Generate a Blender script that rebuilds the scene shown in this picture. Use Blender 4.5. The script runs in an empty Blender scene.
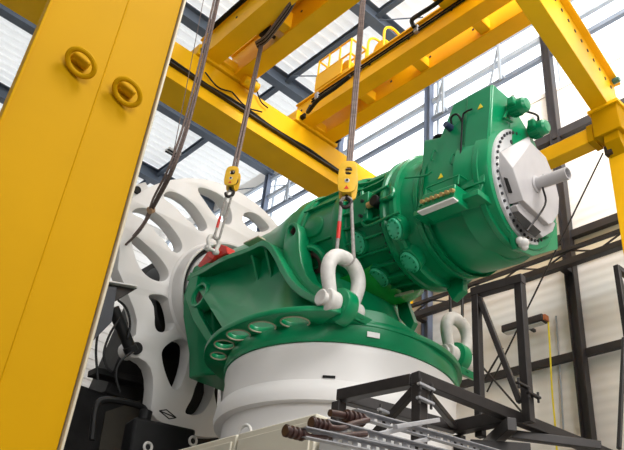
import bpy, bmesh, math, random
from mathutils import Vector, Matrix
from math import sin, cos, pi, radians, hypot
random.seed(7)
SC = bpy.context.scene
COL = SC.collection

# ------------------------------------------------------------------ camera, world, lights, exposure
YAW, PIT, ROL, FPX = radians(39.267), radians(32.671), radians(-6.337), 740.06
EYE = Vector((0, 0, 1.7))
_f = Vector((sin(YAW)*cos(PIT), cos(YAW)*cos(PIT), sin(PIT)))
_r = Vector((cos(YAW), -sin(YAW), 0)); _d = _f.cross(_r)
CR = cos(ROL)*_r + sin(ROL)*_d; CD = -sin(ROL)*_r + cos(ROL)*_d
cam = bpy.data.cameras.new('camera'); camo = bpy.data.objects.new('camera', cam); COL.objects.link(camo)
cam.sensor_width = 36; cam.lens = FPX/624*36; cam.clip_start = .05; cam.clip_end = 200
mw = Matrix.Identity(4)
for i in range(3):
    mw[i][0] = CR[i]; mw[i][1] = -CD[i]; mw[i][2] = -_f[i]; mw[i][3] = EYE[i]
camo.matrix_world = mw; SC.camera = camo

W = bpy.data.worlds.new('daylight'); SC.world = W; W.use_nodes = True
bg = W.node_tree.nodes['Background']; bg.inputs[0].default_value = (.93, .965, 1, 1); bg.inputs[1].default_value = 2.2
def area(name, loc, size, target, power, color=(1, 1, 1)):
    l = bpy.data.lights.new(name, 'AREA'); l.shape = 'RECTANGLE'; l.size, l.size_y = size; l.energy = power; l.color = color
    o = bpy.data.objects.new(name, l); COL.objects.link(o); o.location = loc
    o.rotation_euler = (Vector(target)-Vector(loc)).to_track_quat('-Z', 'Y').to_euler()
    return o
area('overhead_fill', (5.5, -3.0, 17.2), (7, 5), (7.0, 8.0, 7), 2000, (1, .985, .96))  # added overhead fill on the machine, no lamp fitting hangs there
area('overhead_fill', (8.0, 3.0, 17.2), (4, 3), (13, 7.5, 9.5), 750, (1, .985, .96))  # second added fill, aimed to brighten the right wall
area('front_fill', (3.0, -6.5, 8.0), (9, 5), (7.0, 6, 7.5), 850, (1, .99, .97))  # added fill for camera-facing sides; the front wall has no window
area('left_fill', (-8.5, 1.0, 9.0), (7, 4), (13, 8, 9.5), 260, (.98, .99, 1))  # weak added fill across to the right wall; no window on this side
SC.view_settings.view_transform = 'Standard'; SC.view_settings.look = 'None'
SC.view_settings.exposure = .25; SC.view_settings.gamma = 1; SC.view_settings.use_curve_mapping = False
SC.cycles.use_denoising = True
SC.cycles.max_bounces = 8

# ------------------------------------------------------------------ materials
def mat(name, col, rough=.5, metal=0, noise=.08, scale=3.0, bump=0.0, coat=0, emit=None, grime=0, gcol=(.05, .035, .02), stretch=None, spec=.5):
    m = bpy.data.materials.new(name); m.use_nodes = True
    nt = m.node_tree; b = nt.nodes['Principled BSDF']
    b.inputs['Roughness'].default_value = rough; b.inputs['Metallic'].default_value = metal
    b.inputs['Specular IOR Level'].default_value = spec; b.inputs['Coat Weight'].default_value = coat; b.inputs['Coat Roughness'].default_value = .12
    tc = nt.nodes.new('ShaderNodeTexCoord'); n = nt.nodes.new('ShaderNodeTexNoise')
    n.inputs['Scale'].default_value = scale; n.inputs['Detail'].default_value = 5
    if stretch:
        mp = nt.nodes.new('ShaderNodeMapping'); mp.inputs['Scale'].default_value = stretch
        nt.links.new(tc.outputs['Object'], mp.inputs[0]); nt.links.new(mp.outputs[0], n.inputs['Vector'])
    else:
        nt.links.new(tc.outputs['Object'], n.inputs['Vector'])
    r = nt.nodes.new('ShaderNodeValToRGB')
    r.color_ramp.elements[0].position = .3; r.color_ramp.elements[1].position = .7
    r.color_ramp.elements[0].color = (*[c*(1-noise) for c in col], 1)
    r.color_ramp.elements[1].color = (*[min(1, c*(1+noise)) for c in col], 1)
    nt.links.new(n.outputs['Fac'], r.inputs[0]); out = r.outputs[0]
    if grime:
        n2 = nt.nodes.new('ShaderNodeTexNoise'); n2.inputs['Scale'].default_value = scale*.6; n2.inputs['Detail'].default_value = 8
        n2.inputs['Roughness'].default_value = .7
        nt.links.new(tc.outputs['Object'], n2.inputs['Vector'])
        r2 = nt.nodes.new('ShaderNodeValToRGB'); r2.color_ramp.elements[0].position = .58; r2.color_ramp.elements[1].position = .75
        r2.color_ramp.elements[0].color = (0, 0, 0, 1); r2.color_ramp.elements[1].color = (grime,)*3+(1,)
        nt.links.new(n2.outputs['Fac'], r2.inputs[0])
        mx = nt.nodes.new('ShaderNodeMix'); mx.data_type = 'RGBA'
        nt.links.new(r2.outputs[0], mx.inputs[0]); nt.links.new(out, mx.inputs[6]); mx.inputs[7].default_value = (*gcol, 1)
        out = mx.outputs[2]
    nt.links.new(out, b.inputs['Base Color'])
    if bump:
        bp = nt.nodes.new('ShaderNodeBump'); bp.inputs['Strength'].default_value = bump; bp.inputs['Distance'].default_value = .02
        nt.links.new(n.outputs['Fac'], bp.inputs['Height']); nt.links.new(bp.outputs[0], b.inputs['Normal'])
    if emit:
        b.inputs['Emission Color'].default_value = (*emit[0], 1); b.inputs['Emission Strength'].default_value = emit[1]
    return m
GREEN = mat('green_paint', (.0015, .225, .085), .28, noise=.10, scale=1.6, bump=.03, coat=.06, spec=.35)
GREEN_PAD = mat('green_cover_paint', (.05, .46, .25), .35, noise=.10, scale=4, coat=.2)
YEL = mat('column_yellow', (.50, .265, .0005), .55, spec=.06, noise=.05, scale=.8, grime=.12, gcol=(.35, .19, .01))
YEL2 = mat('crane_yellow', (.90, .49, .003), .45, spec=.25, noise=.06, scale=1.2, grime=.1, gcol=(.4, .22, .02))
YELB = mat('hook_yellow', (.78, .45, .02), .45, noise=.1, scale=6, grime=.25)
WHITE = mat('white_paint', (.66, .645, .63), .42, noise=.03, scale=1.5)
BLUEG = mat('blue_grey_steel', (.13, .16, .23), .5, noise=.1)
OFFW = mat('pedestal_white', (.80, .78, .765), .4, noise=.03, scale=1.0)
SHK = mat('shackle_white', (.62, .60, .57), .5, noise=.12, scale=9, bump=.15)
GREYP = mat('grey_bracket_paint', (.44, .42, .425), .45, noise=.05, scale=4)
RINGM = mat('bare_steel_ring', (.60, .60, .61), .35, metal=.25, noise=.08, scale=8)
ROOFM = mat('roof_sheet', (.86, .86, .85), .55, noise=.02, scale=1)
SIDING = mat('siding_sheet', (.88, .85, .81), .55, noise=.03, scale=.5)
SIDE2 = mat('grey_siding_sheet', (.34, .34, .34), .6, noise=.05, scale=.5)
_nt = ROOFM.node_tree; _tr = _nt.nodes.new('ShaderNodeBsdfTranslucent'); _tr.inputs[0].default_value = (.95, .95, .94, 1)
_mx = _nt.nodes.new('ShaderNodeMixShader'); _mx.inputs[0].default_value = .27     # daylight-passing roof sheet
_nt.links.new(_nt.nodes['Principled BSDF'].outputs[0], _mx.inputs[1]); _nt.links.new(_tr.outputs[0], _mx.inputs[2])
_nt.links.new(_mx.outputs[0], _nt.nodes['Material Output'].inputs[0])
RAFT = mat('rafter_slate', (.085, .11, .15), .5, noise=.12, scale=2)
STEELD = mat('dark_steel', (.017, .013, .012), .45, metal=.25, noise=.35, scale=7, grime=.3, gcol=(.055, .034, .025))
WCOL = mat('wall_steel', (.026, .022, .023), .5, noise=.2, scale=3)
RAIL = mat('window_rail_grey', (.36, .40, .45), .45, noise=.1, scale=3)
ROPE = mat('wire_rope', (.17, .125, .11), .55, metal=.3, noise=.35, scale=30)
SLING = mat('sling_grey', (.30, .28, .26), .6, noise=.25, scale=25)
RED = mat('red_paint', (.62, .025, .015), .4, noise=.1, scale=5)
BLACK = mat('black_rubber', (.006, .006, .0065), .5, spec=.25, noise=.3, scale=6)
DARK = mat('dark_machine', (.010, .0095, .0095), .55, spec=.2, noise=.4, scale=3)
BROWN = mat('brown_insulator', (.04, .013, .010), .4, noise=.35, scale=14)
GALV = mat('galvanised', (.36, .36, .38), .45, metal=.3, noise=.15, scale=12)
BEIGE = mat('beige_cabinet', (.56, .52, .42), .5, noise=.04, scale=1.5)
CGREY = mat('grey_cabinet', (.42, .42, .41), .5, noise=.05, scale=1.5)
COPPER = mat('brass_terminal', (.62, .40, .16), .35, metal=.5, noise=.15, scale=10)
RUST = mat('brown_bore', (.10, .05, .045), .5, noise=.4, scale=10)
YCORD = mat('yellow_cord', (.80, .66, .02), .5, noise=.05)
CONC = mat('concrete', (.33, .32, .30), .8, noise=.15, scale=2, bump=.1)
LABELM = mat('label_plate', (.72, .72, .70), .4, noise=.05)
BOLTM = mat('bolt_dark', (.05, .05, .055), .4, metal=.6, noise=.2, scale=20)
EDGEW = mat('bare_flange_edge', (.52, .46, .34), .5, noise=.08, scale=2)
glass = bpy.data.materials.new('window_glass'); glass.use_nodes = True
_n = glass.node_tree; _n.nodes.clear()
_o = _n.nodes.new('ShaderNodeOutputMaterial'); _t = _n.nodes.new('ShaderNodeBsdfTransparent'); _g = _n.nodes.new('ShaderNodeBsdfGlossy')
_m = _n.nodes.new('ShaderNodeMixShader'); _m.inputs[0].default_value = .06; _g.inputs['Roughness'].default_value = .05
_no = _n.nodes.new('ShaderNodeTexNoise'); _rr = _n.nodes.new('ShaderNodeValToRGB')
_rr.color_ramp.elements[0].color = (.96, .98, 1, 1); _rr.color_ramp.elements[1].color = (1, 1, 1, 1)
_n.links.new(_no.outputs[0], _rr.inputs[0]); _n.links.new(_rr.outputs[0], _t.inputs[0])
_n.links.new(_t.outputs[0], _m.inputs[1]); _n.links.new(_g.outputs[0], _m.inputs[2]); _n.links.new(_m.outputs[0], _o.inputs[0])

# ------------------------------------------------------------------ helpers
def ray(px, py):
    return CR*((px-312)/FPX) + CD*((py-225)/FPX) + _f
def atp(px, py, ax, val):           # a point seen at (px, py) on the world plane axis = val
    d = ray(px, py); return EYE + d*((val-EYE[ax])/d[ax])
def AX(px, py, v): return atp(px, py, 0, v)
def AY(px, py, v): return atp(px, py, 1, v)
def AZ(px, py, v): return atp(px, py, 2, v)
def V3(*a): return Vector(a[0]) if len(a) == 1 else Vector(a)
def frame_from(axis, hint=(0, 0, 1)):
    z = V3(axis).normalized(); h = V3(hint)
    if abs(z.dot(h.normalized())) > .98: h = Vector((1, 0, 0))
    x = h.cross(z).normalized(); y = z.cross(x)
    return x, y, z
class G:
    def __init__(s): s.bm = bmesh.new()
    def quad(s, *p): return s.bm.faces.new([s.bm.verts.new(V3(q)) for q in p])
    def hexa(s, b, t):
        vb = [s.bm.verts.new(V3(p)) for p in b]; vt = [s.bm.verts.new(V3(p)) for p in t]; n = len(b)
        s.bm.faces.new(vb[::-1]); s.bm.faces.new(vt)
        for i in range(n): s.bm.faces.new((vb[i], vb[(i+1) % n], vt[(i+1) % n], vt[i]))
        return s
    def box(s, lo, hi):
        (a, b, c), (d, e, f) = lo, hi
        return s.hexa([(a, b, c), (d, b, c), (d, e, c), (a, e, c)], [(a, b, f), (d, b, f), (d, e, f), (a, e, f)])
    def beam(s, p0, p1, w, h, hint=(0, 0, 1)):
        p0, p1 = V3(p0), V3(p1); x, y, z = frame_from(p1-p0, hint)
        q = [x*(w/2)*i+y*(h/2)*j for i, j in ((-1, -1), (1, -1), (1, 1), (-1, 1))]
        return s.hexa([p0+k for k in q], [p1+k for k in q])
    def ibeam(s, p0, p1, w, h, tf=.03, tw=.02, hint=(0, 0, 1)):
        p0, p1 = V3(p0), V3(p1); x, y, z = frame_from(p1-p0, hint)
        o = y*(h/2-tf/2)
        s.beam(p0+o, p1+o, w, tf, hint); s.beam(p0-o, p1-o, w, tf, hint); s.beam(p0, p1, tw, h-2*tf+.002, hint)
        return s
    def prism(s, pts, n):
        n = V3(n); return s.hexa([V3(p) for p in pts], [V3(p)+n for p in pts])
    def ring(s, c, x, y, r, n): return [s.bm.verts.new(c+x*(r*cos(2*pi*i/n))+y*(r*sin(2*pi*i/n))) for i in range(n)]
    def cyl(s, p0, p1, r0, r1=None, n=20, cap=True):
        p0, p1 = V3(p0), V3(p1); r1 = r0 if r1 is None else r1
        x, y, z = frame_from(p1-p0); a = s.ring(p0, x, y, r0, n); b = s.ring(p1, x, y, r1, n)
        for i in range(n): s.bm.faces.new((a[i], a[(i+1) % n], b[(i+1) % n], b[i]))
        if cap: s.bm.faces.new(a[::-1]); s.bm.faces.new(b)
        return s
    def tube(s, pts, r, n=10, closed=False):
        pts = [V3(p) for p in pts]; m = len(pts); rings = []
        t0 = (pts[1]-pts[0]).normalized(); x, y, _ = frame_from(t0)
        for i, p in enumerate(pts):
            if closed: t = (pts[(i+1) % m]-pts[i-1]).normalized()
            else: t = (pts[min(i+1, m-1)]-pts[max(i-1, 0)]).normalized()
            x = (x-t*x.dot(t)).normalized(); y = t.cross(x)
            rr = r[i] if isinstance(r, (list, tuple)) else r
            rings.append(s.ring(p, x, y, rr, n))
        for i in range(m if closed else m-1):
            a, b = rings[i], rings[(i+1) % m]
            for j in range(n): s.bm.faces.new((a[j], a[(j+1) % n], b[(j+1) % n], b[j]))
        if not closed: s.bm.faces.new(rings[0][::-1]); s.bm.faces.new(rings[-1])
        return s
    def lathe(s, o, axis, xd, prof, n=64, a0=0, a1=2*pi, cap=False):
        o = V3(o); z = V3(axis).normalized(); x = V3(xd).normalized(); y = z.cross(x)
        full = abs(a1-a0-2*pi) < 1e-6; k = n if full else n+1; rows = []
        for (h, r) in prof:
            rows.append([s.bm.verts.new(o+z*h+x*(r*cos(a0+(a1-a0)*i/n))+y*(r*sin(a0+(a1-a0)*i/n))) for i in range(k)])
        for a, b in zip(rows, rows[1:]):
            for i in range(n): s.bm.faces.new((a[i], a[(i+1) % k], b[(i+1) % k], b[i]))
        if cap and full: s.bm.faces.new(rows[0][::-1]); s.bm.faces.new(rows[-1])
        return s
    def loft(s, rows):
        R = [[s.bm.verts.new(V3(p)) for p in r] for r in rows]
        for a, b in zip(R, R[1:]):
            for i in range(len(a)-1): s.bm.faces.new((a[i], a[i+1], b[i+1], b[i]))
        return s
    def solid(s, t):
        bmesh.ops.recalc_face_normals(s.bm, faces=s.bm.faces[:])
        g = s.bm.verts[:]+s.bm.edges[:]+s.bm.faces[:]
        bmesh.ops.solidify(s.bm, geom=s.bm.faces[:], thickness=t); return s
    def plate(s, outline, holes, o, x, y, z, t, bevel=0.0):
        """flat plate with holes: 2-D outline in the frame (o, x, y), thickness t along z"""
        cu = bpy.data.curves.new('tmp', 'CURVE'); cu.dimensions = '2D'; cu.fill_mode = 'BOTH'
        cu.extrude = t/2-bevel; cu.bevel_depth = bevel; cu.bevel_resolution = 1; cu.offset = -bevel
        for poly in [outline]+list(holes):
            sp = cu.splines.new('POLY'); sp.points.add(len(poly)-1); sp.use_cyclic_u = True
            for q, p in zip(sp.points, poly): q.co = (p[0], p[1], 0, 1)
        ob = bpy.data.objects.new('tmp', cu); COL.objects.link(ob)
        dg = bpy.context.evaluated_depsgraph_get(); ev = ob.evaluated_get(dg); me = ev.to_mesh()
        o, x, y, z = V3(o), V3(x), V3(y), V3(z)
        vs = [s.bm.verts.new(o+x*v.co.x+y*v.co.y+z*(v.co.z+t/2)) for v in me.vertices]
        for p in me.polygons:
            try: s.bm.faces.new([vs[i] for i in p.vertices])
            except ValueError: pass
        ev.to_mesh_clear(); bpy.data.objects.remove(ob); bpy.data.curves.remove(cu)
        bmesh.ops.remove_doubles(s.bm, verts=vs, dist=1e-5)
        return s
def smooth_poly(pts, it=2):         # rounded corners (Chaikin)
    for _ in range(it):
        q = []
        for i in range(len(pts)):
            a, b = pts[i], pts[(i+1) % len(pts)]
            q += [(a[0]*.75+b[0]*.25, a[1]*.75+b[1]*.25), (a[0]*.25+b[0]*.75, a[1]*.25+b[1]*.75)]
        pts = q
    return pts
def spline(pts, n=8):               # Catmull-Rom through points
    pts = [V3(p) for p in pts]; P = [pts[0]*2-pts[1]]+pts+[pts[-1]*2-pts[-2]]; out = []
    for i in range(1, len(P)-2):
        a, b, c, d = P[i-1:i+3]
        for k in range(n):
            t = k/n; out.append(.5*((2*b)+(c-a)*t+(2*a-5*b+4*c-d)*t*t+(-a+3*b-3*c+d)*t**3))
    return out+[pts[-1]]
def wpos(o):
    p = Vector((0, 0, 0))
    while o: p = p+o.location; o = o.parent
    return p
def obj(name, g, m, parent=None, bevel=0, angle=35, origin=None):
    me = bpy.data.meshes.new(name); bm = g.bm
    bmesh.ops.recalc_face_normals(bm, faces=bm.faces[:])
    bm.to_mesh(me); bm.free(); o = bpy.data.objects.new(name, me); COL.objects.link(o)
    me.materials.append(m)
    xs = [v.co for v in me.vertices]
    lo = Vector([min(v[i] for v in xs) for i in range(3)]); hi = Vector([max(v[i] for v in xs) for i in range(3)])
    org = V3(origin) if origin is not None else Vector(((lo.x+hi.x)/2, (lo.y+hi.y)/2, lo.z))
    for v in me.vertices: v.co -= org
    if parent: o.parent = parent; o.location = org-wpos(parent)
    else: o.location = org
    for p in me.polygons: p.use_smooth = True
    me.set_sharp_from_angle(angle=radians(angle))
    if bevel:
        b = o.modifiers.new('edge', 'BEVEL'); b.width = bevel; b.segments = 2; b.limit_method = 'ANGLE'; b.angle_limit = radians(40)
    return o
def thing(name, loc, label, cat, group=None):
    o = bpy.data.objects.new(name, None); COL.objects.link(o); o.location = loc; o.empty_display_size = .2
    return tag(o, label, cat, group)
def tag(o, label=None, cat=None, group=None, kind=None):
    if label: o['label'] = label
    if cat: o['category'] = cat
    if group: o['group'] = group
    if kind: o['kind'] = kind
    return o
def struct(name, g, m, bevel=0): return tag(obj(name, g, m, bevel=bevel), kind='structure')
def dup(o, offset=(0, 0, 0), parent=None, label=None):
    c = o.copy(); COL.objects.link(c); c.parent = parent
    if parent is None: c.location = o.location+V3(offset)
    if label: c['label'] = label
    for ch in o.children: dup(ch, parent=c)
    return c

# ------------------------------------------------------------------ the hall
XW, ZR = 13.0, 18.1
struct('floor', G().box((-9, -7, -.2), (XW+.3, 27, 0)), CONC)
# trapezoidal roof sheet, ribs running along X
g = G(); y = -7.2; prof = []
while y < 26.2:
    prof += [(y, .0), (y+.14, .0), (y+.17, .06), (y+.31, .06)]; y += .34
z0 = ZR+.62
rows = [[(x, p[0], z0+p[1]) for p in prof] for x in (-9.2, XW+.3)]
g.loft(rows); struct('ceiling', g, ROOFM)
RY = [-5, -1.05, 2.8, 6.75, 10.6, 14.6, 18.5, 22.4]
for yy in RY:
    struct('ceiling_beam', G().ibeam((-9, yy, ZR+.27), (XW, yy, ZR+.27), .32, .54, .035, .03), RAFT)
for xx in (10.2,):
    g = G()
    for a, b in zip([-7]+RY, RY+[26]):
        g.ibeam((xx, a+.03, ZR+.42), (xx, b-.03, ZR+.42), .16, .22, .02, .02)
    struct('ceiling_beam', g, RAFT)
# sheet siding, horizontal ribs along Y, with two long glazing strips under the eave
g = G(); rows = []; z = 0.0
def siding(g, axis, pos, a, b, za, zb, step=.22, amp=.003):
    z = za; pr = []
    while z < zb-.01:
        pr += [(z, 0), (min(z+step*.42, zb), 0), (min(z+step*.5, zb), amp), (min(z+step*.92, zb), amp)]; z += step
    pr.append((zb, 0))
    rows = []
    for e in (a, b): rows.append([(pos+d, e, zz) if axis == 0 else (e, pos+d, zz) for zz, d in pr])
    g.loft(rows); g.solid(.015)
siding(g, 0, XW+.06, -7, 26, 0, 15.2)
g.box((XW+.03, -7, 15.2), (XW+.16, 26, 15.32))
g.box((XW+.03, -7, 18.22), (XW+.16, 26, 18.75))
struct('wall_right', g, SIDING)
g = G(); siding(g, 1, 26.1, -9, XW+.1, 0, 18.7, .4, .04); struct('wall_back', g, SIDING)
g = G(); siding(g, 1, -7.1, -9, XW+.1, 0, 18.7, .4, .04); struct('wall_front', g, SIDE2)
g = G(); siding(g, 0, -9.1, -7, 26, 0, 18.7, .4, .04); struct('wall_left', g, SIDE2)
WY = [-4.9, -.95, 3.0, 6.9, 10.85, 14.75, 18.6, 22.5]
for a, b in zip([-7.0]+WY, WY+[26.0]):
    fr = G(); n = 1
    for zz in (15.32, 18.2): fr.box((XW+.06, a+.14, zz-.04), (XW+.14, b-.14, zz+.04))
    for i in range(n+1):
        yy = a+.16+(b-a-.32)*i/n; fr.box((XW+.06, yy-.02, 15.36), (XW+.14, yy+.02, 18.16))
    w = struct('window', fr, RAIL)
    pane = G().box((XW+.095, a+.15, 15.34), (XW+.105, b-.15, 18.18)); obj('pane', pane, glass, w)
for yy in WY:
    struct('wall_column', G().ibeam((XW-.14, yy, 0), (XW-.14, yy, ZR+.5), .19, .22, .03, .025, hint=(0, 1, 0)), WCOL if yy < 9 else BLUEG)
def wallrail(z, m, h=.12, d=.12, x=XW-.02):
    g = G(); g.box((x-d, -5, z-h/2), (x, 26, z+h/2)); return struct('wall_rail', g, m)
wallrail(17.12, RAIL, .14); wallrail(16.42, mat('rail_blue_grey', (.16, .19, .24), .5), .13); wallrail(17.92, RAIL, .10)
wallrail(13.66, WCOL, .22, .16); wallrail(10.80, WCOL, .18, .14); wallrail(8.03, WCOL, .16, .10)
struct('wall_strip', G().box((XW-.01, -6.9, 10.2), (XW+.05, 25.9, 10.72)), mat('warm_wall_strip', (.80, .70, .52), .5, noise=.12, scale=1.2, stretch=(1, .1, 2)))
# slender lattice girder on the wall
g = G(); g.box((XW-.62, -5, 10.10), (XW-.54, 26, 10.18)); g.box((XW-.66, -5, 9.76), (XW-.50, 26, 9.90))
y = -4.5; k = 0
while y < 25.5:
    g.beam((XW-.58, y, 9.88 if k % 2 else 10.12), (XW-.58, y+.62, 10.12 if k % 2 else 9.88), .03, .03); y += .62; k += 1
for yy in WY: g.box((XW-.6, yy-.08, 9.8), (XW-.2, yy+.08, 9.9))
struct('wall_truss', g, WCOL)
# light vertical hangers between the rails and the eave
for yy in (15.9, 17.0, 10.15, 8.2):
    g = G(); g.beam((XW-.35, yy, 16.2), (XW-.35, yy, 18.6), .07, .07); g.beam((XW-.35, yy, 17.5), (XW-.1, yy+.5, 16.5), .05, .05)
    g.beam((XW-.36, yy, 16.4), (XW-.02, yy, 16.4), .05, .05); struct('wall_bracket', g, RAIL)
# thin roof tie rods
for (p, q) in (((232, 190), (275, 186)), ((300, 76), (316, 76)), ((384, 20), (412, 18))):
    a, b = AZ(*p, ZR+.1), AZ(*q, ZR+.1); d = (b-a)
    g = G().cyl(a-d*.6, b+d*.4, .02, n=8); struct('roof_tie', g, RAFT)

# ------------------------------------------------------------------ machine frame (s toward the generator, v away from the camera, w up)
O = Vector((7.22, 7.75, 7.97)); _t = radians(5.1)
S = Vector((0, -cos(_t), -sin(_t))); V = Vector((1, 0, 0)); Wd = Vector((0, -sin(_t), cos(_t)))
def M(s, v, w): return O+S*s+V*v+Wd*w
PC = Vector((7.22, 7.75, 0))
def PR(r, a, z): return Vector((PC.x+r*cos(radians(a)), PC.y+r*sin(radians(a)), z))

# white pedestal
ped = thing('pedestal', PC, 'white round steel pedestal with a rolled collar carrying the green machine', 'pedestal')
obj('drum', G().lathe(PC, (0, 0, 1), (1, 0, 0), [(0, 0), (0, 1.64), (4.86, 1.64), (4.86, 1.2)], 96), OFFW, ped)
obj('collar', G().lathe(PC, (0, 0, 1), (1, 0, 0), [(4.84, 1.5), (4.84, 1.76), (4.93, 1.78), (5.05, 1.765), (5.12, 1.72), (5.14, 1.5)], 96), OFFW, ped)
obj('upper_drum', G().lathe(PC, (0, 0, 1), (1, 0, 0), [(5.06, 1.4), (5.06, 1.70), (5.50, 1.70), (5.54, 1.715), (5.62, 1.715), (5.64, 1.70), (5.64, 1.0)], 96), OFFW, ped)
p = AZ(329, 391, 5.03); a = math.atan2(p.y-PC.y, p.x-PC.x)
tan = Vector((-sin(a), cos(a), 0)); rad = Vector((cos(a), sin(a), 0)); c = PC+rad*1.70+Vector((0, 0, 5.16))
tag(obj('gap_slot', G().beam(c-tan*.08, c+tan*.08, .03, .035, rad), BLACK, ped), 'small dark slot in the collar')
# white cable loop at the foot
obj('lifting_loop', G().tube([AX(244, 436, 5.2)+Vector((0, .13*cos(t), .13*sin(t))) for t in [2*pi*i/20 for i in range(20)]], .02, closed=True), SHK, ped)

# ------------------------------------------------------------------ main frame
mf = thing('main_frame', M(-1.2, 0, -2.0), 'green cast machine bedplate with ribbed side walls bolted on the white pedestal', 'machine frame')
# base flange with lightening holes
def flr(a):
    a = a % 360
    pts = [(0, 1.80), (60, 1.80), (110, 1.95), (135, 2.08), (180, 2.07), (205, 2.12), (224, 2.13), (229, 1.93), (233, 1.81), (265, 1.79), (280, 1.79), (360, 1.79)]
    for (a0, r0), (a1, r1) in zip(pts, pts[1:]):
        if a0 <= a <= a1: return r0+(r1-r0)*(a-a0)/(a1-a0)
outl = [(flr(a)*cos(radians(a)), flr(a)*sin(radians(a))) for a in range(0, 360, 3)]
holes = []
for a, rr, q in ((147, 1.86, .12), (161, 1.86, .14), (175, 1.85, .155), (190, 1.84, .165), (206, 1.83, .165)):
    c = (rr*cos(radians(a)), rr*sin(radians(a)))
    holes.append([(c[0]+q*(1.2*cos(t)*-sin(radians(a))+1.0*sin(t)*cos(radians(a))), c[1]+q*(1.2*cos(t)*cos(radians(a))+1.0*sin(t)*sin(radians(a)))) for t in [2*pi*i/28 for i in range(28)]])
holes.append([(.9*cos(t), .9*sin(t)) for t in [2*pi*i/40 for i in range(40)]])
hole_rings = holes[:5]
obj('base_flange', G().plate(outl, holes, PC+Vector((0, 0, 5.87)), (1, 0, 0), (0, 1, 0), (0, 0, 1), .085, .018), GREEN, mf)
for hr in hole_rings:
    tag(obj('hole_edge', G().tube([PC+Vector((x, y, 5.872)) for x, y in hr], .011, n=6, closed=True), EDGEW, mf), 'bare tan edge of a lightening hole')
# skirt: straight where the lightening holes are, flared on the generator side
g = G(); rows = [[], [], []]
for i in range(121):
    a = i*3.0
    aa = ((a+180) % 360)-180; fl = min(1, max(0, (-86-aa)/32))*min(1, max(0, (aa+145)/10))
    rows[0].append(PR(1.735, a, 5.635)); rows[1].append(PR(1.75+.03*fl, a, 5.70)); rows[2].append(PR(1.72+.09*fl, a, 5.88+.22*fl))
rows.append([PR(hypot(p.x-PC.x, p.y-PC.y)-.12, 3.0*i, p.z+.012) for i, p in enumerate(rows[2])])
g.loft(rows); g.lathe(PC, (0, 0, 1), (1, 0, 0), [(5.637, 1.735), (5.637, 1.3)], 96)
obj('base_skirt', g, GREEN, mf)
pp = AY(373.5, 335, 6.0)
d = ray(373.5, 335); e = EYE-PC; A_, B_, C_ = d.x**2+d.y**2, 2*(d.x*e.x+d.y*e.y), e.x**2+e.y**2-1.80**2
c = EYE+d*((-B_-math.sqrt(max(0, B_*B_-4*A_*C_)))/(2*A_)); rad = Vector((c.x-PC.x, c.y-PC.y, 0)).normalized(); tan = Vector((-rad.y, rad.x, 0))
tag(obj('rating_plate', G().beam(c-tan*.085, c+tan*.085, .014, .075, Vector((0, 0, 1))), LABELM, mf, .003), 'small pale name plate')
# deck drum above the flange (hidden core of the casting)
obj('core', G().lathe(PC, (0, 0, 1), (1, 0, 0), [(5.95, 1.40), (6.05, 1.30), (6.25, 1.05), (6.9, .8), (7.3, .7)], 72), GREEN, mf)
# side walls
rim = [M(*p) for p in ((-3.35, -1.10, .12), (-2.55, -1.08, .32), (-1.75, -1.04, .35), (-1.22, -1.02, .30), (-.98, -1.02, .21), (-.84, -1.04, .02), (-.62, -1.10, -.42), (-.30, -1.18, -.80), (.10, -1.26, -1.06), (.62, -1.34, -1.30), (1.25, -1.45, -1.62))]
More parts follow.
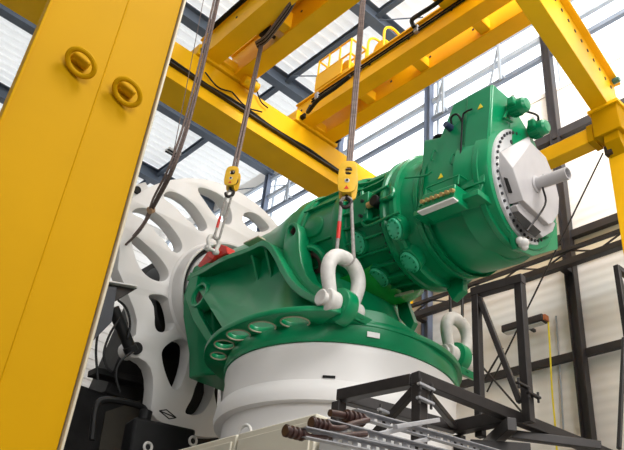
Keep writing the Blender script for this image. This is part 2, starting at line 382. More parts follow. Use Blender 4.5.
# fit the rim to the measured outline of the casting
rim_px = [((188.5, 276), -1.06), ((205, 268), -1.10), ((224, 257), -1.18), ((250, 247), -1.24), ((263, 241), -1.26), ((271, 244), -1.27), ((278, 254), -1.28), ((290, 276), -1.32), ((304, 290), -1.36), ((324, 299), -1.40), ((346, 306), -1.44)]
rim = [AX(p[0], p[1], O.x+v) for p, v in rim_px]
rimc = spline(rim, 6)
def mirror(p): return Vector((2*O.x-p.x, p.y, p.z))
def side(sgn, par):
    f = (lambda p: p) if sgn < 0 else mirror
    n = len(rimc)
    band = []
    for i, p in enumerate(rimc):
        t = i/(n-1)
        tg = (rimc[min(i+1, n-1)]-rimc[max(i-1, 0)]).normalized()
        up = Vector((0, tg.z, -tg.y)).normalized()
        if up.z < 0: up = -up
        if up.z < .05 and up.y > 0: up = -up
        out = -.02
        band.append([f(p+Vector((-.02, 0, 0))), f(p+Vector((-.02, 0, 0))-up*.10), f(p+Vector((.50, 0, 0))-up*.10), f(p+Vector((.50, 0, 0)))])
    gg = G(); R = [[gg.bm.verts.new(q) for q in r] for r in band]
    for a, b in zip(R, R[1:]):
        for k in range(4): gg.bm.faces.new((a[k], a[(k+1) % 4], b[(k+1) % 4], b[k]))
    gg.bm.faces.new(R[0]); gg.bm.faces.new(R[-1][::-1])
    obj('top_rim', gg, GREEN, par, .012)
    ang = [152+(229-152)*i/(n-1) for i in range(n)]
    rows = []
    for k in range(9):
        u = k/8; row = []
        for i, p in enumerate(rimc):
            t = i/(n-1)
            top = p+Vector((.12+.22*min(1, t*5), 0, -.05)); bot = PR(1.58-.10*sin(t*pi), ang[i], 5.95)
            q = top.lerp(bot, u)
            q.x += (.26*sin(pi*min(1, u*1.0))**1.0*(1-u)*sin(pi*min(1, max(0, (t-.05)/.8))))
            if u > .8: q.x -= .0
            row.append(f(q))
        rows.append(row)
    gg = G().loft(rows); gg.solid(.05)
    obj('side_wall', gg, GREEN, par)
    # upright stiffening ribs under the rim
    for px0, px1 in (((251, 249), (257, 297)), ((266, 247), (270, 294))):
        a0 = AX(*px0, O.x-1.16); a1 = AX(*px1, O.x-.98)
        gg = G().hexa([f(a0+Vector((-.03, -.03, 0))), f(a0+Vector((-.03, .03, 0))), f(a0+Vector((.35, .03, 0))), f(a0+Vector((.35, -.03, 0)))],
                      [f(a1+Vector((.10, -.02, 0))), f(a1+Vector((.10, .02, 0))), f(a1+Vector((.32, .02, 0))), f(a1+Vector((.32, -.02, 0)))])
        obj('rib', gg, GREEN, par, .01)
side(-1, mf); side(1, mf)
for sg in (-1, 1):
    lp = [AX(*p, O.x-1.09) for p in ((190, 272), (186, 299), (193, 320), (209, 345))]
    rp = [AX(*p, O.x-1.09) for p in ((198, 275), (194, 298), (199, 314), (213, 338))]
    if sg > 0: lp = [mirror(p) for p in lp]; rp = [mirror(p) for p in rp]
    g = G(); R = [[g.bm.verts.new(q) for q in (a, b, b-V*.12*sg, a-V*.12*sg)] for a, b in zip(lp, rp)]
    for a, b in zip(R, R[1:]):
        for k in range(4): g.bm.faces.new((a[k], a[(k+1) % 4], b[(k+1) % 4], b[k]))
    g.bm.faces.new(R[0]); g.bm.faces.new(R[-1][::-1]); obj('front_rim', g, GREEN, mf, .01)
# front block towards the bearing, with the side bores
sec = [(-.97, .22), (-1.03, -.40), (-.93, -.80), (-.62, -1.42), (-.50, -1.85), (.50, -1.85), (.62, -1.42), (.93, -.80), (1.03, -.40), (.97, .22), (.70, .46), (.35, .66), (-.35, .66), (-.70, .46)]
def secs(s, k=1.0, dv=0): return [M(s, v*k, w) for v, w in sec]
g = G(); rr = [secs(-3.36, 1.0), secs(-2.85, 1.0), secs(-2.60, .84)]
R = [[g.bm.verts.new(p) for p in r] for r in rr]
for a, b in zip(R, R[1:]):
    for i in range(len(a)): g.bm.faces.new((a[i], a[(i+1) % len(a)], b[(i+1) % len(a)], b[i]))
g.bm.faces.new(R[0][::-1]); g.bm.faces.new(R[-1])
obj('bearing_block', g, GREEN, mf, .03)
for sg in (-1, 1):
    c = AX(204, 297, O.x-.99); n = Vector((-1, 0, 0)); c.x -= .05
    if sg > 0: c = mirror(c); n = -n
    b = obj('bore_ring', G().lathe(c+n*-.05, n, (0, 0, 1), [(-.1, .27), (.10, .25), (.13, .23), (.12, .19), (.0, .18)], 32), GREEN, mf)
    obj('bore', G().lathe(c+n*-.04, n, (0, 0, 1), [(.03, .0), (.03, .10), (.06, .11), (.06, .15), (.04, .19)], 24), RUST, b)
# small bright pad on the web
c = AX(274, 299, O.x-.90)
tag(obj('sensor_boss', G().beam(c, c+Vector((-.04, 0, 0)), .09, .05), LABELM, mf, .008), 'small metal sensor boss on the side wall')
# shackle lugs
def lug(px, Y, Z, X, base, par):
    # plate in the Y-Z plane: rounded end around the pin, foot on the flange
    pts = []
    for i in range(13):
        t = radians(-150+ i*(210)/12); pts.append((Y-.23*cos(t+pi/2)*1, Z+.23*sin(t+pi/2)))
    return pts
def lug_plate(X, Y, Z, t, foot):
    arc = [(Y+.25*cos(radians(a)), Z+.25*sin(radians(a))) for a in range(60, 271, 15)]
    return G().plate(arc+foot, [], (X-t/2, 0, 0), (0, 1, 0), (0, 0, 1), (1, 0, 0), t, .03)
L1 = Vector((5.87, 6.40, 6.04)); L2 = AX(457, 358, 9.2)
obj('lifting_lug', lug_plate(L1.x, L1.y, L1.z, .20, [(6.50, 5.86), (7.0, 5.90), (7.0, 6.0), (6.6, 6.20)]), GREEN, mf)
y2, z2 = L2.y, L2.z
obj('lifting_lug', lug_plate(L2.x, y2, z2, .20, [(y2+.05, z2-.45), (y2+.5, z2-.55), (y2+.6, z2-.1), (y2+.25, z2+.17)]), GREEN, mf)
obj('lug_arm', G().hexa([(8.3, y2+.1, 5.9), (9.3, y2+.1, z2-.5), (9.3, y2+.5, z2-.5), (8.3, y2+.7, 5.9)], [(8.3, y2+.1, 6.5), (9.3, y2+.1, z2-.1), (9.3, y2+.5, z2-.1), (8.3, y2+.7, 6.6)]), GREEN, mf, .02)
# lug plate with an eye, standing beside the shaft housing
poly = [(289, 224), (293, 221.5), (297, 223.5), (298.5, 232), (299, 248), (301, 262), (306, 275), (314, 284), (331, 292), (334, 306), (318, 304), (300, 296), (288, 280), (283, 262), (283, 246), (285, 234)]
EV = 1.16
P3 = [AX(*p, O.x-EV) for p in poly]
hole = [AX(291.5+3.6*cos(t), 230.5+4.8*sin(t), O.x-EV) for t in [2*pi*i/20 for i in range(20)]]
for sg in (-1, 1):
    o = Vector((O.x-EV, 0, 0)) if sg < 0 else Vector((O.x+EV-.26, 0, 0))
    ep = obj('eye_plate', G().plate([(q.y, q.z) for q in P3], [[(q.y, q.z) for q in hole]], o, (0, 1, 0), (0, 0, 1), (1, 0, 0), .26, .02), GREEN, mf)
    hc_ = sum(hole, Vector())/len(hole); rr_ = max((q-hc_).length for q in hole)
    obj('eye_bush', G().lathe(Vector((o.x, hc_.y, hc_.z)), (1, 0, 0), (0, 0, 1), [(.06, rr_*1.0), (.05, rr_*.7), (.12, rr_*.6), (.13, 0)], 24), RUST, ep)
# bare bearing flange edge seen above the front wall
c0, c1 = AX(262, 238, O.x-1.1), AX(247, 245, O.x-1.1)
tag(obj('machined_pad', G().beam(c0, c1, .16, .03), EDGEW, mf, .006), 'bare machined strip on the rim')

# ------------------------------------------------------------------ white load disc behind the frame
dk = thing('load_disc', M(-4.1, 0, -2.6), 'large white slotted steel disc standing upright behind the green frame', 'disc')
outl = []
for a in range(-103, 176, 3): outl.append((2.65*cos(radians(a)), 2.65*sin(radians(a))))
outl += [(-2.42, .62), (-2.30, .30), (-2.24, .10), (-2.18, -.20), (-1.98, -.42), (-1.84, -.58), (-1.64, -.80), (-1.52, -.98), (-1.46, -1.25)]
lc = (-1.40, -1.50)
outl += [(lc[0]+.17*cos(radians(a)), lc[1]+.17*sin(radians(a))) for a in range(170, 318, 14)]
outl += [(-1.12, -1.66), (-1.00, -1.73), (-.90, -1.88), (-.84, -2.05), (-.80, -2.25), (-.78, -2.42), (-.72, -2.52)]
slots = [[(-1.62, 1.79), (-1.35, 1.85), (-.99, 1.76), (-.68, 1.59), (-.60, 1.46), (-.74, 1.32), (-.98, 1.44), (-1.35, 1.57), (-1.69, 1.60)],
 [(-2.24, .96), (-2.10, 1.15), (-1.81, 1.22), (-1.38, 1.08), (-1.06, .89), (-1.06, .69), (-1.20, .63), (-1.55, .85), (-1.90, .98)],
 [(-2.09, .48), (-2.0, .56), (-1.74, .46), (-1.26, .27), (-1.15, .09), (-1.28, -.06), (-1.58, -.06), (-1.83, .12)],
 [(-1.40, -.48), (-1.33, -.41), (-1.05, -.34), (-.93, -.49), (-.77, -.76), (-.80, -.87), (-1.01, -1.0), (-1.13, -.93), (-1.17, -.66), (-1.29, -.55)],
 [(-.82, -1.32), (-.60, -1.05), (-.42, -1.01), (-.30, -1.11), (-.29, -1.80), (-.37, -1.92), (-.51, -1.87), (-.77, -1.49)],
 [(.10, -1.27), (.28, -1.24), (.43, -1.41), (.40, -1.90), (.29, -2.19), (0, -2.28), (-.05, -2.22), (.08, -1.89)],
 [(-1.01, 2.16), (-.87, 2.28), (-.34, 2.30), (-.09, 2.05), (-.07, 1.81), (-.29, 1.78), (-.61, 1.95)],
 [(.24, 2.22), (.49, 2.34), (.86, 2.26), (.93, 2.17), (.68, 2.0), (.30, 1.99)]]
base = [(1.25, -.14), (1.9, -.2), (2.35, -.06), (2.36, .10), (1.9, .16), (1.3, .15)]
for a in (48, 24, 0, -24, -48, -68):
    ca, sa = cos(radians(a)), sin(radians(a)); slots.append([(x*ca-y*sa, x*sa+y*ca) for x, y in base])
SD = -3.75                         # plane of the disc face; outlines were measured on the plane s = -3.95
def onto(v, w):
    p = M(-3.95, v, w); d = p-EYE; q = EYE+d*((M(SD, 0, 0)-EYE).dot(S)/d.dot(S))-O; return (q.dot(V), q.dot(Wd))
outl = [onto(*p) for p in outl]; slots = [[onto(*p) for p in q] for q in slots]; lc = onto(*lc)
def grow(q, k):
    cx, cy = sum(p[0] for p in q)/len(q), sum(p[1] for p in q)/len(q)
    out = []
    for x, y in q:
        d = hypot(x-cx, y-cy); f = (d+k)/d; out.append((cx+(x-cx)*f, cy+(y-cy)*f))
    return out
slots = [grow(smooth_poly(s, 2), .045) for s in slots]
lh = [(lc[0]+.075*cos(t), lc[1]+.075*sin(t)) for t in [2*pi*i/20 for i in range(20)]]
hub = [(1.05*cos(t), 1.05*sin(t)) for t in [2*pi*i/60 for i in range(60)]]
obj('disc_plate', G().plate(outl, slots+[lh, hub], M(SD-.34, 0, 0), V, Wd, S, .34, .012), WHITE, dk)
obj('bearing_ring', G().lathe(M(0, 0, 0), S, V, [(-4.0, 1.17), (-3.74, 1.19), (-3.70, 1.15), (-3.55, 1.14), (-3.42, 1.14), (-3.39, 1.12), (-3.39, 1.08), (-3.43, 1.06), (-3.7, 1.04)], 96), WHITE, dk)
obj('seal_ring', G().lathe(M(0, 0, 0), S, V, [(-3.72, 1.06), (-3.55, 1.05), (-3.53, .98), (-3.5, .9), (-3.48, .6)], 80), DARK, dk)
fl = obj('bolted_flange', G().lathe(M(0, 0, 0), S, V, [(-3.62, .97), (-3.47, .97), (-3.45, .95), (-3.45, .5)], 80), RINGM, dk)
for i in range(40):
    a = 2*pi*i/40; c = M(-3.45, .89*cos(a), .89*sin(a)); obj('bolt', G().cyl(c, c+S*.04, .028, n=8), BOLTM, fl)
# lifting pad on the top left of the rim
c = M(SD-.2, *onto(-2.18, 1.50))
pd = obj('lifting_pad', G().beam(c-Wd*.16-V*.16, c+Wd*.16+V*.16, .34, .30, S), WHITE, dk, .03)
obj('pad_bore', G().cyl(c+S*.14+V*-.09, c+S*.20+V*-.09, .075, n=20), DARK, pd)
# outlined mark painted on the lower rim
g = G(); q = [onto(*p) for p in [(-.60, -2.42), (-.36, -2.50), (-.22, -2.44), (-.46, -2.36)]]
for a, b in zip(q, q[1:]+q[:1]): g.beam(M(SD+.003, *a), M(SD+.003, *b), .02, .006, S)
g.beam(M(SD+.003, *q[0]), M(SD+.003, *q[2]), .02, .006, S)
tag(obj('outline_mark', g, DARK, dk), 'thin dark outlined mark painted on the disc')

# dark drive unit behind the disc that carries it
du = thing('drive_unit', (6.4, 13.6, 0), 'dark drive housing in the shade behind the lower part of the white disc', 'machine')
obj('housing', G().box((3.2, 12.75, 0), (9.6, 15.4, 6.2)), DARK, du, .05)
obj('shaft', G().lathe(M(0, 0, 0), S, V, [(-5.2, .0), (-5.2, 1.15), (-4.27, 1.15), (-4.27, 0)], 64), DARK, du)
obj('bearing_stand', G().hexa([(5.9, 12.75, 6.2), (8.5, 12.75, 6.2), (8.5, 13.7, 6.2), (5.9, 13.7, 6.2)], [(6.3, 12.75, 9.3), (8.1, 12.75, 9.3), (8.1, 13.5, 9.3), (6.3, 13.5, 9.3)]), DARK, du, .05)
pl = [AY(105, 412, 12.74), AY(140, 400, 12.74), AY(136, 450, 12.74), AY(98, 450, 12.74)]
tag(obj('access_panel', G().prism(pl, (0, -.03, 0)), mat('brown_panel', (.035, .03, .021), .6, noise=.2, scale=2), du), 'dull brown access panel')
obj('ledge', G().beam(AY(92, 372, 12.6), AY(150, 385, 12.6), .35, .12), DARK, du, .01)

# ------------------------------------------------------------------ shaft housing + gearbox + generator
GC = .06
gb = thing('gearbox', M(.9, 0, -1.0), 'ribbed green gearbox with flanges between the shaft housing and the generator', 'gearbox')
obj('shaft_housing', G().lathe(M(0, 0, GC), S, V, [(-2.9, .80), (-2.2, .80), (-1.5, .83), (-.95, .93), (-.72, .99), (-.60, 1.0), (-.45, .98)], 80), GREEN, mf)
obj('torque_ring', G().lathe(M(0, 0, GC), S, V, [(-.50, .9), (-.50, 1.0), (-.46, 1.045), (-.22, 1.045), (-.18, 1.0), (-.10, 1.0), (-.10, .9)], 96), GREEN, gb, .01)
obj('planet_stage', G().lathe(M(0, 0, GC), S, V, [(-.12, .95), (.05, .965), (.55, .965), (.62, .99), (.74, .99), (.78, .93), (.98, .93)], 96), GREEN, gb)
obj('middle_flange', G().lathe(M(0, 0, GC), S, V, [(.60, .9), (.60, 1.015), (.64, 1.03), (.80, 1.03), (.84, 1.015), (.84, .9)], 96), GREEN, gb)
obj('helical_stage', G().lathe(M(0, 0, GC), S, V, [(.84, .95), (.92, .90), (1.5, .87), (1.62, .90), (1.74, .92), (1.9, .86)], 96), GREEN, gb)
mfl = obj('generator_flange', G().lathe(M(0, 0, GC), S, V, [(1.60, .85), (1.60, 1.0), (1.64, 1.03), (1.70, 1.03), (1.72, 1.0), (1.80, .98), (1.82, 1.03), (1.90, 1.03), (1.93, 1.0), (1.93, .8)], 96), GREEN, gb)
for i in range(44):
    a = 2*pi*i/44; c = M(1.60, .965*cos(a), GC+.965*sin(a)); obj('bolt', G().cyl(c-S*.035, c, .026, n=6), BOLTM, mfl)
obj('coupling_bell', G().lathe(M(0, 0, GC), S, V, [(1.93, .92), (2.0, .90), (2.32, .90), (2.40, .97)], 80), GREEN, gb)
# long ribs along the gear stages
for a in list(range(100, 285, 14)):
    ar = radians(a); e = V*cos(ar)+Wd*sin(ar)
    g = G().prism([M(.84, 0, GC)+e*.86, M(1.60, 0, GC)+e*.84, M(1.60, 0, GC)+e*.985, M(1.35, 0, GC)+e*.955, M(1.05, 0, GC)+e*.955, M(.84, 0, GC)+e*1.0], e.cross(S)*.035)
    obj('rib', g, GREEN, gb, .008)
for a in (118, 140, 160, 200, 222, 246):
    ar = radians(a); e = V*cos(ar)+Wd*sin(ar)
    g = G().prism([M(-.20, 0, GC)+e*.93, M(.62, 0, GC)+e*.93, M(.62, 0, GC)+e*1.01, M(-.20, 0, GC)+e*1.02], e.cross(S)*.03)
    obj('rib', g, GREEN, gb, .008)
# bolted hand-hole covers
def on_body(px, py, r):
    d = ray(px, py); o = EYE-M(0, 0, GC); dp = d-S*d.dot(S); op = o-S*o.dot(S)
    A, B, C = dp.dot(dp), 2*dp.dot(op), op.dot(op)-r*r; disc = max(0, B*B-4*A*C); t = (-B-math.sqrt(disc))/(2*A)
    P = EYE+d*t; rel = P-M(0, 0, GC); n = (rel-S*rel.dot(S)).normalized(); return P, n
for px, py, r, sz in ((358, 243, .95, .15), (379, 277, .95, .16), (395, 229, 1.07, .14), (410, 262, 1.07, .15)):
    P, n = on_body(px, py, r); x = S; y = n.cross(S)
    bp = G().plate([(sz*1.3*cos(t)*.75, sz*1.25*sin(t)) for t in [2*pi*i/28 for i in range(28)]], [], P-n*.22, x, y, n, .21, .012)
    b = obj('cover_boss', bp, GREEN, gb)
    cv = obj('hand_hole_cover', G().plate([(sz*cos(t)*.8, sz*1.1*sin(t)) for t in [2*pi*i/28 for i in range(28)]], [], P-n*.01, x, y, n, .045, .01), GREEN_PAD, b)
    tag(cv, 'paler green bolted cover')
    for k in range(10):
        t = 2*pi*k/10; c = P+n*.030+x*(sz*.62*cos(t))+y*(sz*.9*sin(t)); obj('cover_bolt', G().cyl(c, c+n*.025, .014, n=6), GREEN, b)
# raised oval window pad on the shaft housing
P, n = on_body(311, 227, 1.0); y = n.cross(S)
pad = smooth_poly([(-.20, -.13), (.20, -.17), (.22, .15), (-.18, .17)], 2)
obj('oval_cover', G().plate([(1.15*a, 1.15*b) for a, b in pad], [], P-n*.16, S, y, n, .15, .03), GREEN, mf)
P, n = on_body(312, 264, 1.03); y = n.cross(S)
pr_ = obj('port_ring', G().lathe(P-n*.25, n, S, [(0, .31), (.24, .30), (.27, .27), (.27, .22), (.20, .20), (.1, .19)], 32), GREEN, mf)
obj('port', G().lathe(P-n*.07, n, S, [(0, 0), (0, .10), (.05, .11), (.06, .15), (.02, .2)], 24), RUST, pr_)
# pipework and dark coupling on the near flank
P, n = on_body(379, 203, .98); y = n.cross(S)
vb = obj('valve_block', G().cyl(P-n*.05, P+n*.12, .085, n=14), BLACK, gb, .01)
obj('copper_stub', G().cyl(P+n*.04-S*.18, P+n*.04, .05, n=14), COPPER, gb)
obj('pipe', G().tube(spline([P+n*.04+S*.05, P+n*.08+S*.35, M(1.55, -.86, .50)], 6), .035), GREEN, gb)
for pts, r in (([(360, 215), (366, 226), (388, 217), (400, 212)], .022), ([(362, 192), (364, 222)], .03), ([(388, 186), (372, 196), (365, 214)], .022), ([(405, 178), (423, 176), (432, 172)], .014)):
    P3 = [on_body(*p, 1.03)[0] for p in pts]; obj('pipe', G().tube(spline(P3, 5), r, n=8), GREEN, gb)
P, n = on_body(364, 214, 1.0)
bx = obj('bracket', G().hexa([P-S*.22-n*.1+Wd*.30, P+S*.10-n*.1+Wd*.34, P+S*.10+n*.07+Wd*.34, P-S*.22+n*.07+Wd*.30], [P-S*.22-n*.1-Wd*.14, P+S*.10-n*.1-Wd*.12, P+S*.10+n*.02-Wd*.12, P-S*.22+n*.02-Wd*.14]), GREEN, gb, .015)
for dz in (.2, -.05): obj('bolt', G().cyl(P+n*.03+Wd*dz, P+n*.09+Wd*dz, .025, n=8), BOLTM, bx)
obj('bearing_cap', G().cyl(M(1.0, -.45, .62), M(1.62, -.45, .62), .27, n=28), GREEN, gb, .02)
# oil sump below
obj('oil_sump', G().lathe(M(0, 0, GC-.10), S, V, [(-.15, .84), (0, .92), (.2, .945), (.85, .945), (1.0, .91), (1.1, .80)], 60, radians(232), radians(322)).solid(-.03), mat('bright_green_sump', (.008, .27, .03), .22, noise=.1, coat=.4), gb)
for k, (px, py) in enumerate(((398, 292), (386, 296))):
    P, n = on_body(px, py, .95); obj('drain_pipe', G().tube([P+n*.02-S*.25, P+n*.05, P+n*.05+S*.3], .02, n=8), EDGEW if k == 0 else GREEN, gb)
# torque arm fins below the gearbox
for poly in ([(396, 298), (404, 294), (414, 322), (410, 330), (399, 318)],):
    P3 = [AX(*p, O.x+.45) for p in poly]; obj('support_fin', G().prism(P3, (.10, 0, 0)), GREEN, gb, .01)

ge = thing('generator', M(2.8, 0, -1.0), 'big green generator with a tall box housing and bolted end ring', 'generator')
GG = .10
# lower barrel
BC = M(0, .02, .05)
obj('barrel', G().lathe(BC, S, V, [(2.20, .80), (2.20, .90), (2.33, .905), (2.95, .90), (3.0, .88), (3.0, .7)], 96), GREEN, ge)
obj('barrel_end', G().lathe(BC-V*.11+Wd*.02, S, V, [(2.92, .7), (2.92, .90), (3.3, .87), (3.35, .85), (3.35, .7)], 96), GREEN, ge)
for s0, r0, dv in ((2.16, .91, 0), (3.22, .865, -.11)):
    obj('hoop', G().lathe(BC+V*dv, S, V, [(s0, .82), (s0, r0+.03), (s0+.08, r0+.03), (s0+.08, .82)], 96), GREEN, ge, .008)
# tall housing: side profile in (s, w) for the near slab, chamfered body behind it
prof = [(2.26, -.44), (3.30, -.48), (3.42, .02), (3.435, 1.28), (2.76, 1.26), (2.57, .76), (2.27, .84)]
g = G().prism([M(s, -.90, w) for s, w in prof], V*.42); obj('box_housing', g, GREEN, ge, .02)
g = G().prism([M(2.58, v, w) for v, w in ((-.50, -.46), (-.50, 1.255), (.10, .92), (.45, .48), (.48, -.46))], S*.85); obj('rear_housing', g, GREEN, ge, .02)
g = G().prism([M(3.02, -.925, -.30), M(3.38, -.925, -.30), M(3.42, -.925, .9), M(3.42, -.925, 1.25), M(3.03, -.925, 1.25)], V*.03); obj('cover_panel', g, GREEN, ge, .008)
obj('cover_panel', G().prism([M(2.30, -.925, -.30), M(2.97, -.925, -.32), M(2.97, -.925, .92), M(2.62, -.925, .72), M(2.30, -.925, .78)], V*.03), GREEN, ge, .008)
# shelf below the box, and foot ledge
obj('ledge', G().prism([M(2.30, -1.0, -.50), M(3.36, -1.0, -.52), M(3.36, -1.0, -.44), M(2.30, -1.0, -.42)], V*.35), GREEN, ge, .008)
P3 = [AX(*p, O.x+.30) for p in ((440, 278), (462, 275), (463, 290), (452, 300))]
obj('support_fin', G().prism(P3, (.12, 0, 0)), GREEN, ge, .01)
obj('lifting_arm', G().beam(M(1.95, .4, .25), (9.3, L2.y, 8.75), .14, .14), GREEN, ge, .01)
# terminal box with a row of glands
tb = obj('terminal_box', G().prism([M(2.58, -1.16, -.62), M(3.12, -1.16, -.60), M(3.12, -1.16, -.36), M(2.58, -1.16, -.34)], V*.28), GREEN, ge, .015)
obj('gland_plate', G().prism([M(2.56, -1.20, -.60), M(3.14, -1.20, -.585), M(3.14, -1.20, -.607), M(2.56, -1.20, -.622)], V*.10), LABELM, tb)
for i in range(7):
    c = M(2.63+.08*i, -1.17, -.47); tag(obj('gland', G().cyl(c, c-V*.05-Wd*.02, .028, n=10), COPPER, tb), 'brass cable gland')
g = G()
for s0 in (2.58, 3.12): g.tube([M(s0, -1.1, -.34), M(s0, -1.1, -.20), M(s0, -.9, -.18)], .012, n=6)
g.tube([M(2.58, -1.1, -.20), M(3.12, -1.1, -.20)], .010, n=6); obj('guard_rail', g, GREEN, tb)
# vertical cable duct with lamp on the left face
obj('cable_duct', G().tube(spline([M(3.0, -.95, -.25), M(3.0, -.95, .3), M(3.0, -.96, .86), M(3.05, -.97, .93), M(3.16, -.97, .93)], 5), .014, n=8), BLACK, ge)
tag(obj('hose_bend', G().tube(spline([M(2.80, -.93, .80), M(2.83, -1.0, .92), M(2.93, -1.0, .93), M(2.98, -.94, .82)], 5), .016, n=8), BLACK, ge), 'black hose bend')
c = M(2.78, -.93, .80); tag(obj('sensor_head', G().cyl(c, c-V*.12, .055, .045, n=14), mat('dark_blue_cap', (.02, .035, .08), .4), ge), 'dark blue sensor cap')
for pts in ([(2.36, .83), (2.40, .90), (2.50, .88)],):
    obj('hose_bend', G().tube(spline([M(s, -.8, w) for s, w in pts], 5), .03, n=8), BLACK, ge)
for s0, w0 in ((2.62, .02), (2.78, -.28), (3.22, .92)):
    tri = [M(s0, -.932, w0), M(s0+.09, -.932, w0), M(s0+.045, -.932, w0+.08)]
    tag(obj('warning_sign', G().prism(tri, V*.006), YCORD, ge), 'tiny yellow warning triangle')
for s0, w0 in ((2.84, .18), (2.5, .38)):
    obj('handle', G().tube(spline([M(s0, -.92, w0), M(s0, -.97, w0), M(s0+.04, -.97, w0+.12), M(s0+.04, -.92, w0+.12)], 4), .008, n=6), GREEN, ge)
obj('notice', G().prism([M(3.462, -.84, -.02), M(3.462, -.70, -.02), M(3.462, -.70, .22), M(3.462, -.84, .22)], S*.006), LABELM, ge)
# bolted end ring, its face turned slightly off the gearbox axis as the photo shows
_ya, _ti = radians(6), radians(5.1)
S2 = Vector((sin(_ya)*cos(_ti), -cos(_ya)*cos(_ti), -sin(_ti))); V2 = Vector((cos(_ya), sin(_ya), 0)); W2 = S2.cross(V2)*-1
if W2.z < 0: W2 = -W2
E0 = Vector((7.165, 4.365, 7.762))
def N(s, v, w): return E0+S2*s+V2*v+W2*w
def AN(px, py, s):
    d = ray(px, py); return EYE+d*((E0+S2*s-EYE).dot(S2)/d.dot(S2))
er = obj('end_ring', G().lathe(E0, S2, V2, [(-.16, .80), (-.02, .81), (0, .80), (0, .56), (-.03, .55), (-.03, .0)], 96), RINGM, ge)
obj('ring_seat', G().lathe(E0-V2*.045, S2, V2, [(-.26, .86), (-.10, .865), (-.05, .85), (-.04, .83), (-.04, .6)], 96), GREEN, ge)
for i in range(48):
    a = 2*pi*i/48; c = N(0, .75*cos(a), .75*sin(a)); obj('bolt', G().cyl(c-S2*.01, c+S2*.02, .021, n=8), BOLTM, er)
c = AN(511, 142, 0); obj('inspection_hole', G().cyl(c-S2*.01, c+S2*.012, .03, n=10), BOLTM, er)
obj('end_plate', G().prism([AN(*p, -.10) for p in ((545, 215), (553, 224), (554, 250), (529, 257), (512, 250), (505, 225))], S2*.06), GREEN, ge, .008)
# two small fan motors with lifting eyes on the end face
def pv_(px, py):
    d = ray(px, py); P = EYE+d*((M(3.52, 0, 0)-EYE).dot(S)/d.dot(S))-O; return P.dot(V), P.dot(Wd)
for (v0, w0) in (pv_(514, 109), pv_(534, 131)):
    fm = obj('fan_motor', G().cyl(M(3.46, v0, w0), M(3.63, v0, w0), .105, n=24), GREEN, ge, .02)
    g = G()
    for k in range(16):
        a = 2*pi*k/16; e = V*cos(a)+Wd*sin(a); g.beam(M(3.50, v0, w0)+e*.108, M(3.61, v0, w0)+e*.108, .012, .03, e)
    obj('cooling_fins', g, GREEN, fm)
    obj('fan_cowl', G().lathe(M(0, v0, w0), S, V, [(3.62, .11), (3.70, .108), (3.73, .08), (3.735, 0)], 24), GREEN, fm)
    obj('terminal_cap', G().beam(M(3.52, v0-.12, w0+.02), M(3.62, v0-.12, w0+.02), .10, .12, Wd), GREEN, fm, .015)
    obj('eye_bolt', G().tube([M(3.54, v0-.06, w0+.15)+V*.04*cos(t)+Wd*.04*sin(t) for t in [2*pi*i/14 for i in range(14)]], .012, n=6, closed=True), SHK, fm)
(va, wa), (vb_, wb) = pv_(514, 109), pv_(534, 131)
obj('motor_cable', G().tube(spline([M(3.60, va+.1, wa), M(3.68, (va+vb_)/2+.06, (wa+wb)/2+.05), M(3.62, vb_-.05, wb+.09)], 5), .016, n=6), BLACK, ge)
g = G().tube([AY(512, 101, (M(3.46, 0, 1.0)).y), AY(504, 118, M(3.46, 0, 1.0).y), AY(512, 122, M(3.46, 0, 1.0).y)], .02, n=6); obj('conduit', g, GREEN, ge)

# grey test bracket bolted over the end ring
br = thing('test_bracket', M(3.5, 0, -.4), 'light grey faceted bracket with a pipe stub bolted on the generator end', 'bracket')
k1, k2 = .03, .17
A_ = AN(500.8, 151.7, k1); B_ = AN(529.7, 136.4, k1+.05)
fr = [AN(*p, k2) for p in ((512.9, 167.7), (531, 142), (546, 157), (554.5, 178), (559.3, 198), (558.5, 214), (553, 223), (549, 224.5), (523.3, 200.4))]
K_, L_ = AN(500.8, 172, k1), AN(511, 204, k1)
g = G(); bm = g.bm
vA, vB, vK, vL = [bm.verts.new(p) for p in (A_, B_, K_, L_)]
vf = [bm.verts.new(p) for p in fr]; vb = [bm.verts.new(p-S2*(k2-.005)) for p in fr[1:]]
bb = bm.verts.new(B_-S2*(k1+.04)); ab = bm.verts.new(A_-S2*(k1-.005)); kb = bm.verts.new(K_-S2*(k1-.005)); lb_ = bm.verts.new(L_-S2*(k1-.005))
bm.faces.new(vf)
bm.faces.new((vA, vf[0], vK)); bm.faces.new((vA, vB, vf[1], vf[0])); bm.faces.new((vK, vf[0], vf[8], vL))
for i in range(1, 8): bm.faces.new((vf[i], vf[i+1], vb[i], vb[i-1]))
bm.faces.new((vf[8], vb[7], lb_, vL)); bm.faces.new((vA, vK, kb, ab)); bm.faces.new((vK, vL, lb_, kb)); bm.faces.new((vA, ab, bb, vB)); bm.faces.new((vB, bb, vb[0], vf[1]))
bm.faces.new([ab, kb, lb_]+vb[::-1]+[bb])
fp = obj('face_plate', g, GREYP, br, .010)
q = [AN(*p, z) for p, z in (((504, 177.5), .055), ((507, 178.5), .075), ((512, 193), .075), ((509, 193), .055))]
nn = (q[1]-q[0]).cross(q[3]-q[0]).normalized(); nn = nn if nn.dot(EYE-q[0]) > 0 else -nn
obj('slot', G().prism([p-nn*.01 for p in q], nn*.022), DARK, fp)
lo_ = [(509, 207), (518.5, 201), (549, 225), (546, 233), (536, 239), (512, 214)]
lb = obj('lower_box', G().prism([AN(*p, .0) for p in lo_], S2*.10), GREYP, br, .010)
obj('slot', G().prism([AN(*p, .10) for p in ((512, 212.5), (518, 211), (541, 232), (535, 237), (526, 231))], S2*.004), DARK, lb)
pa = AN(536, 184.3, k2)
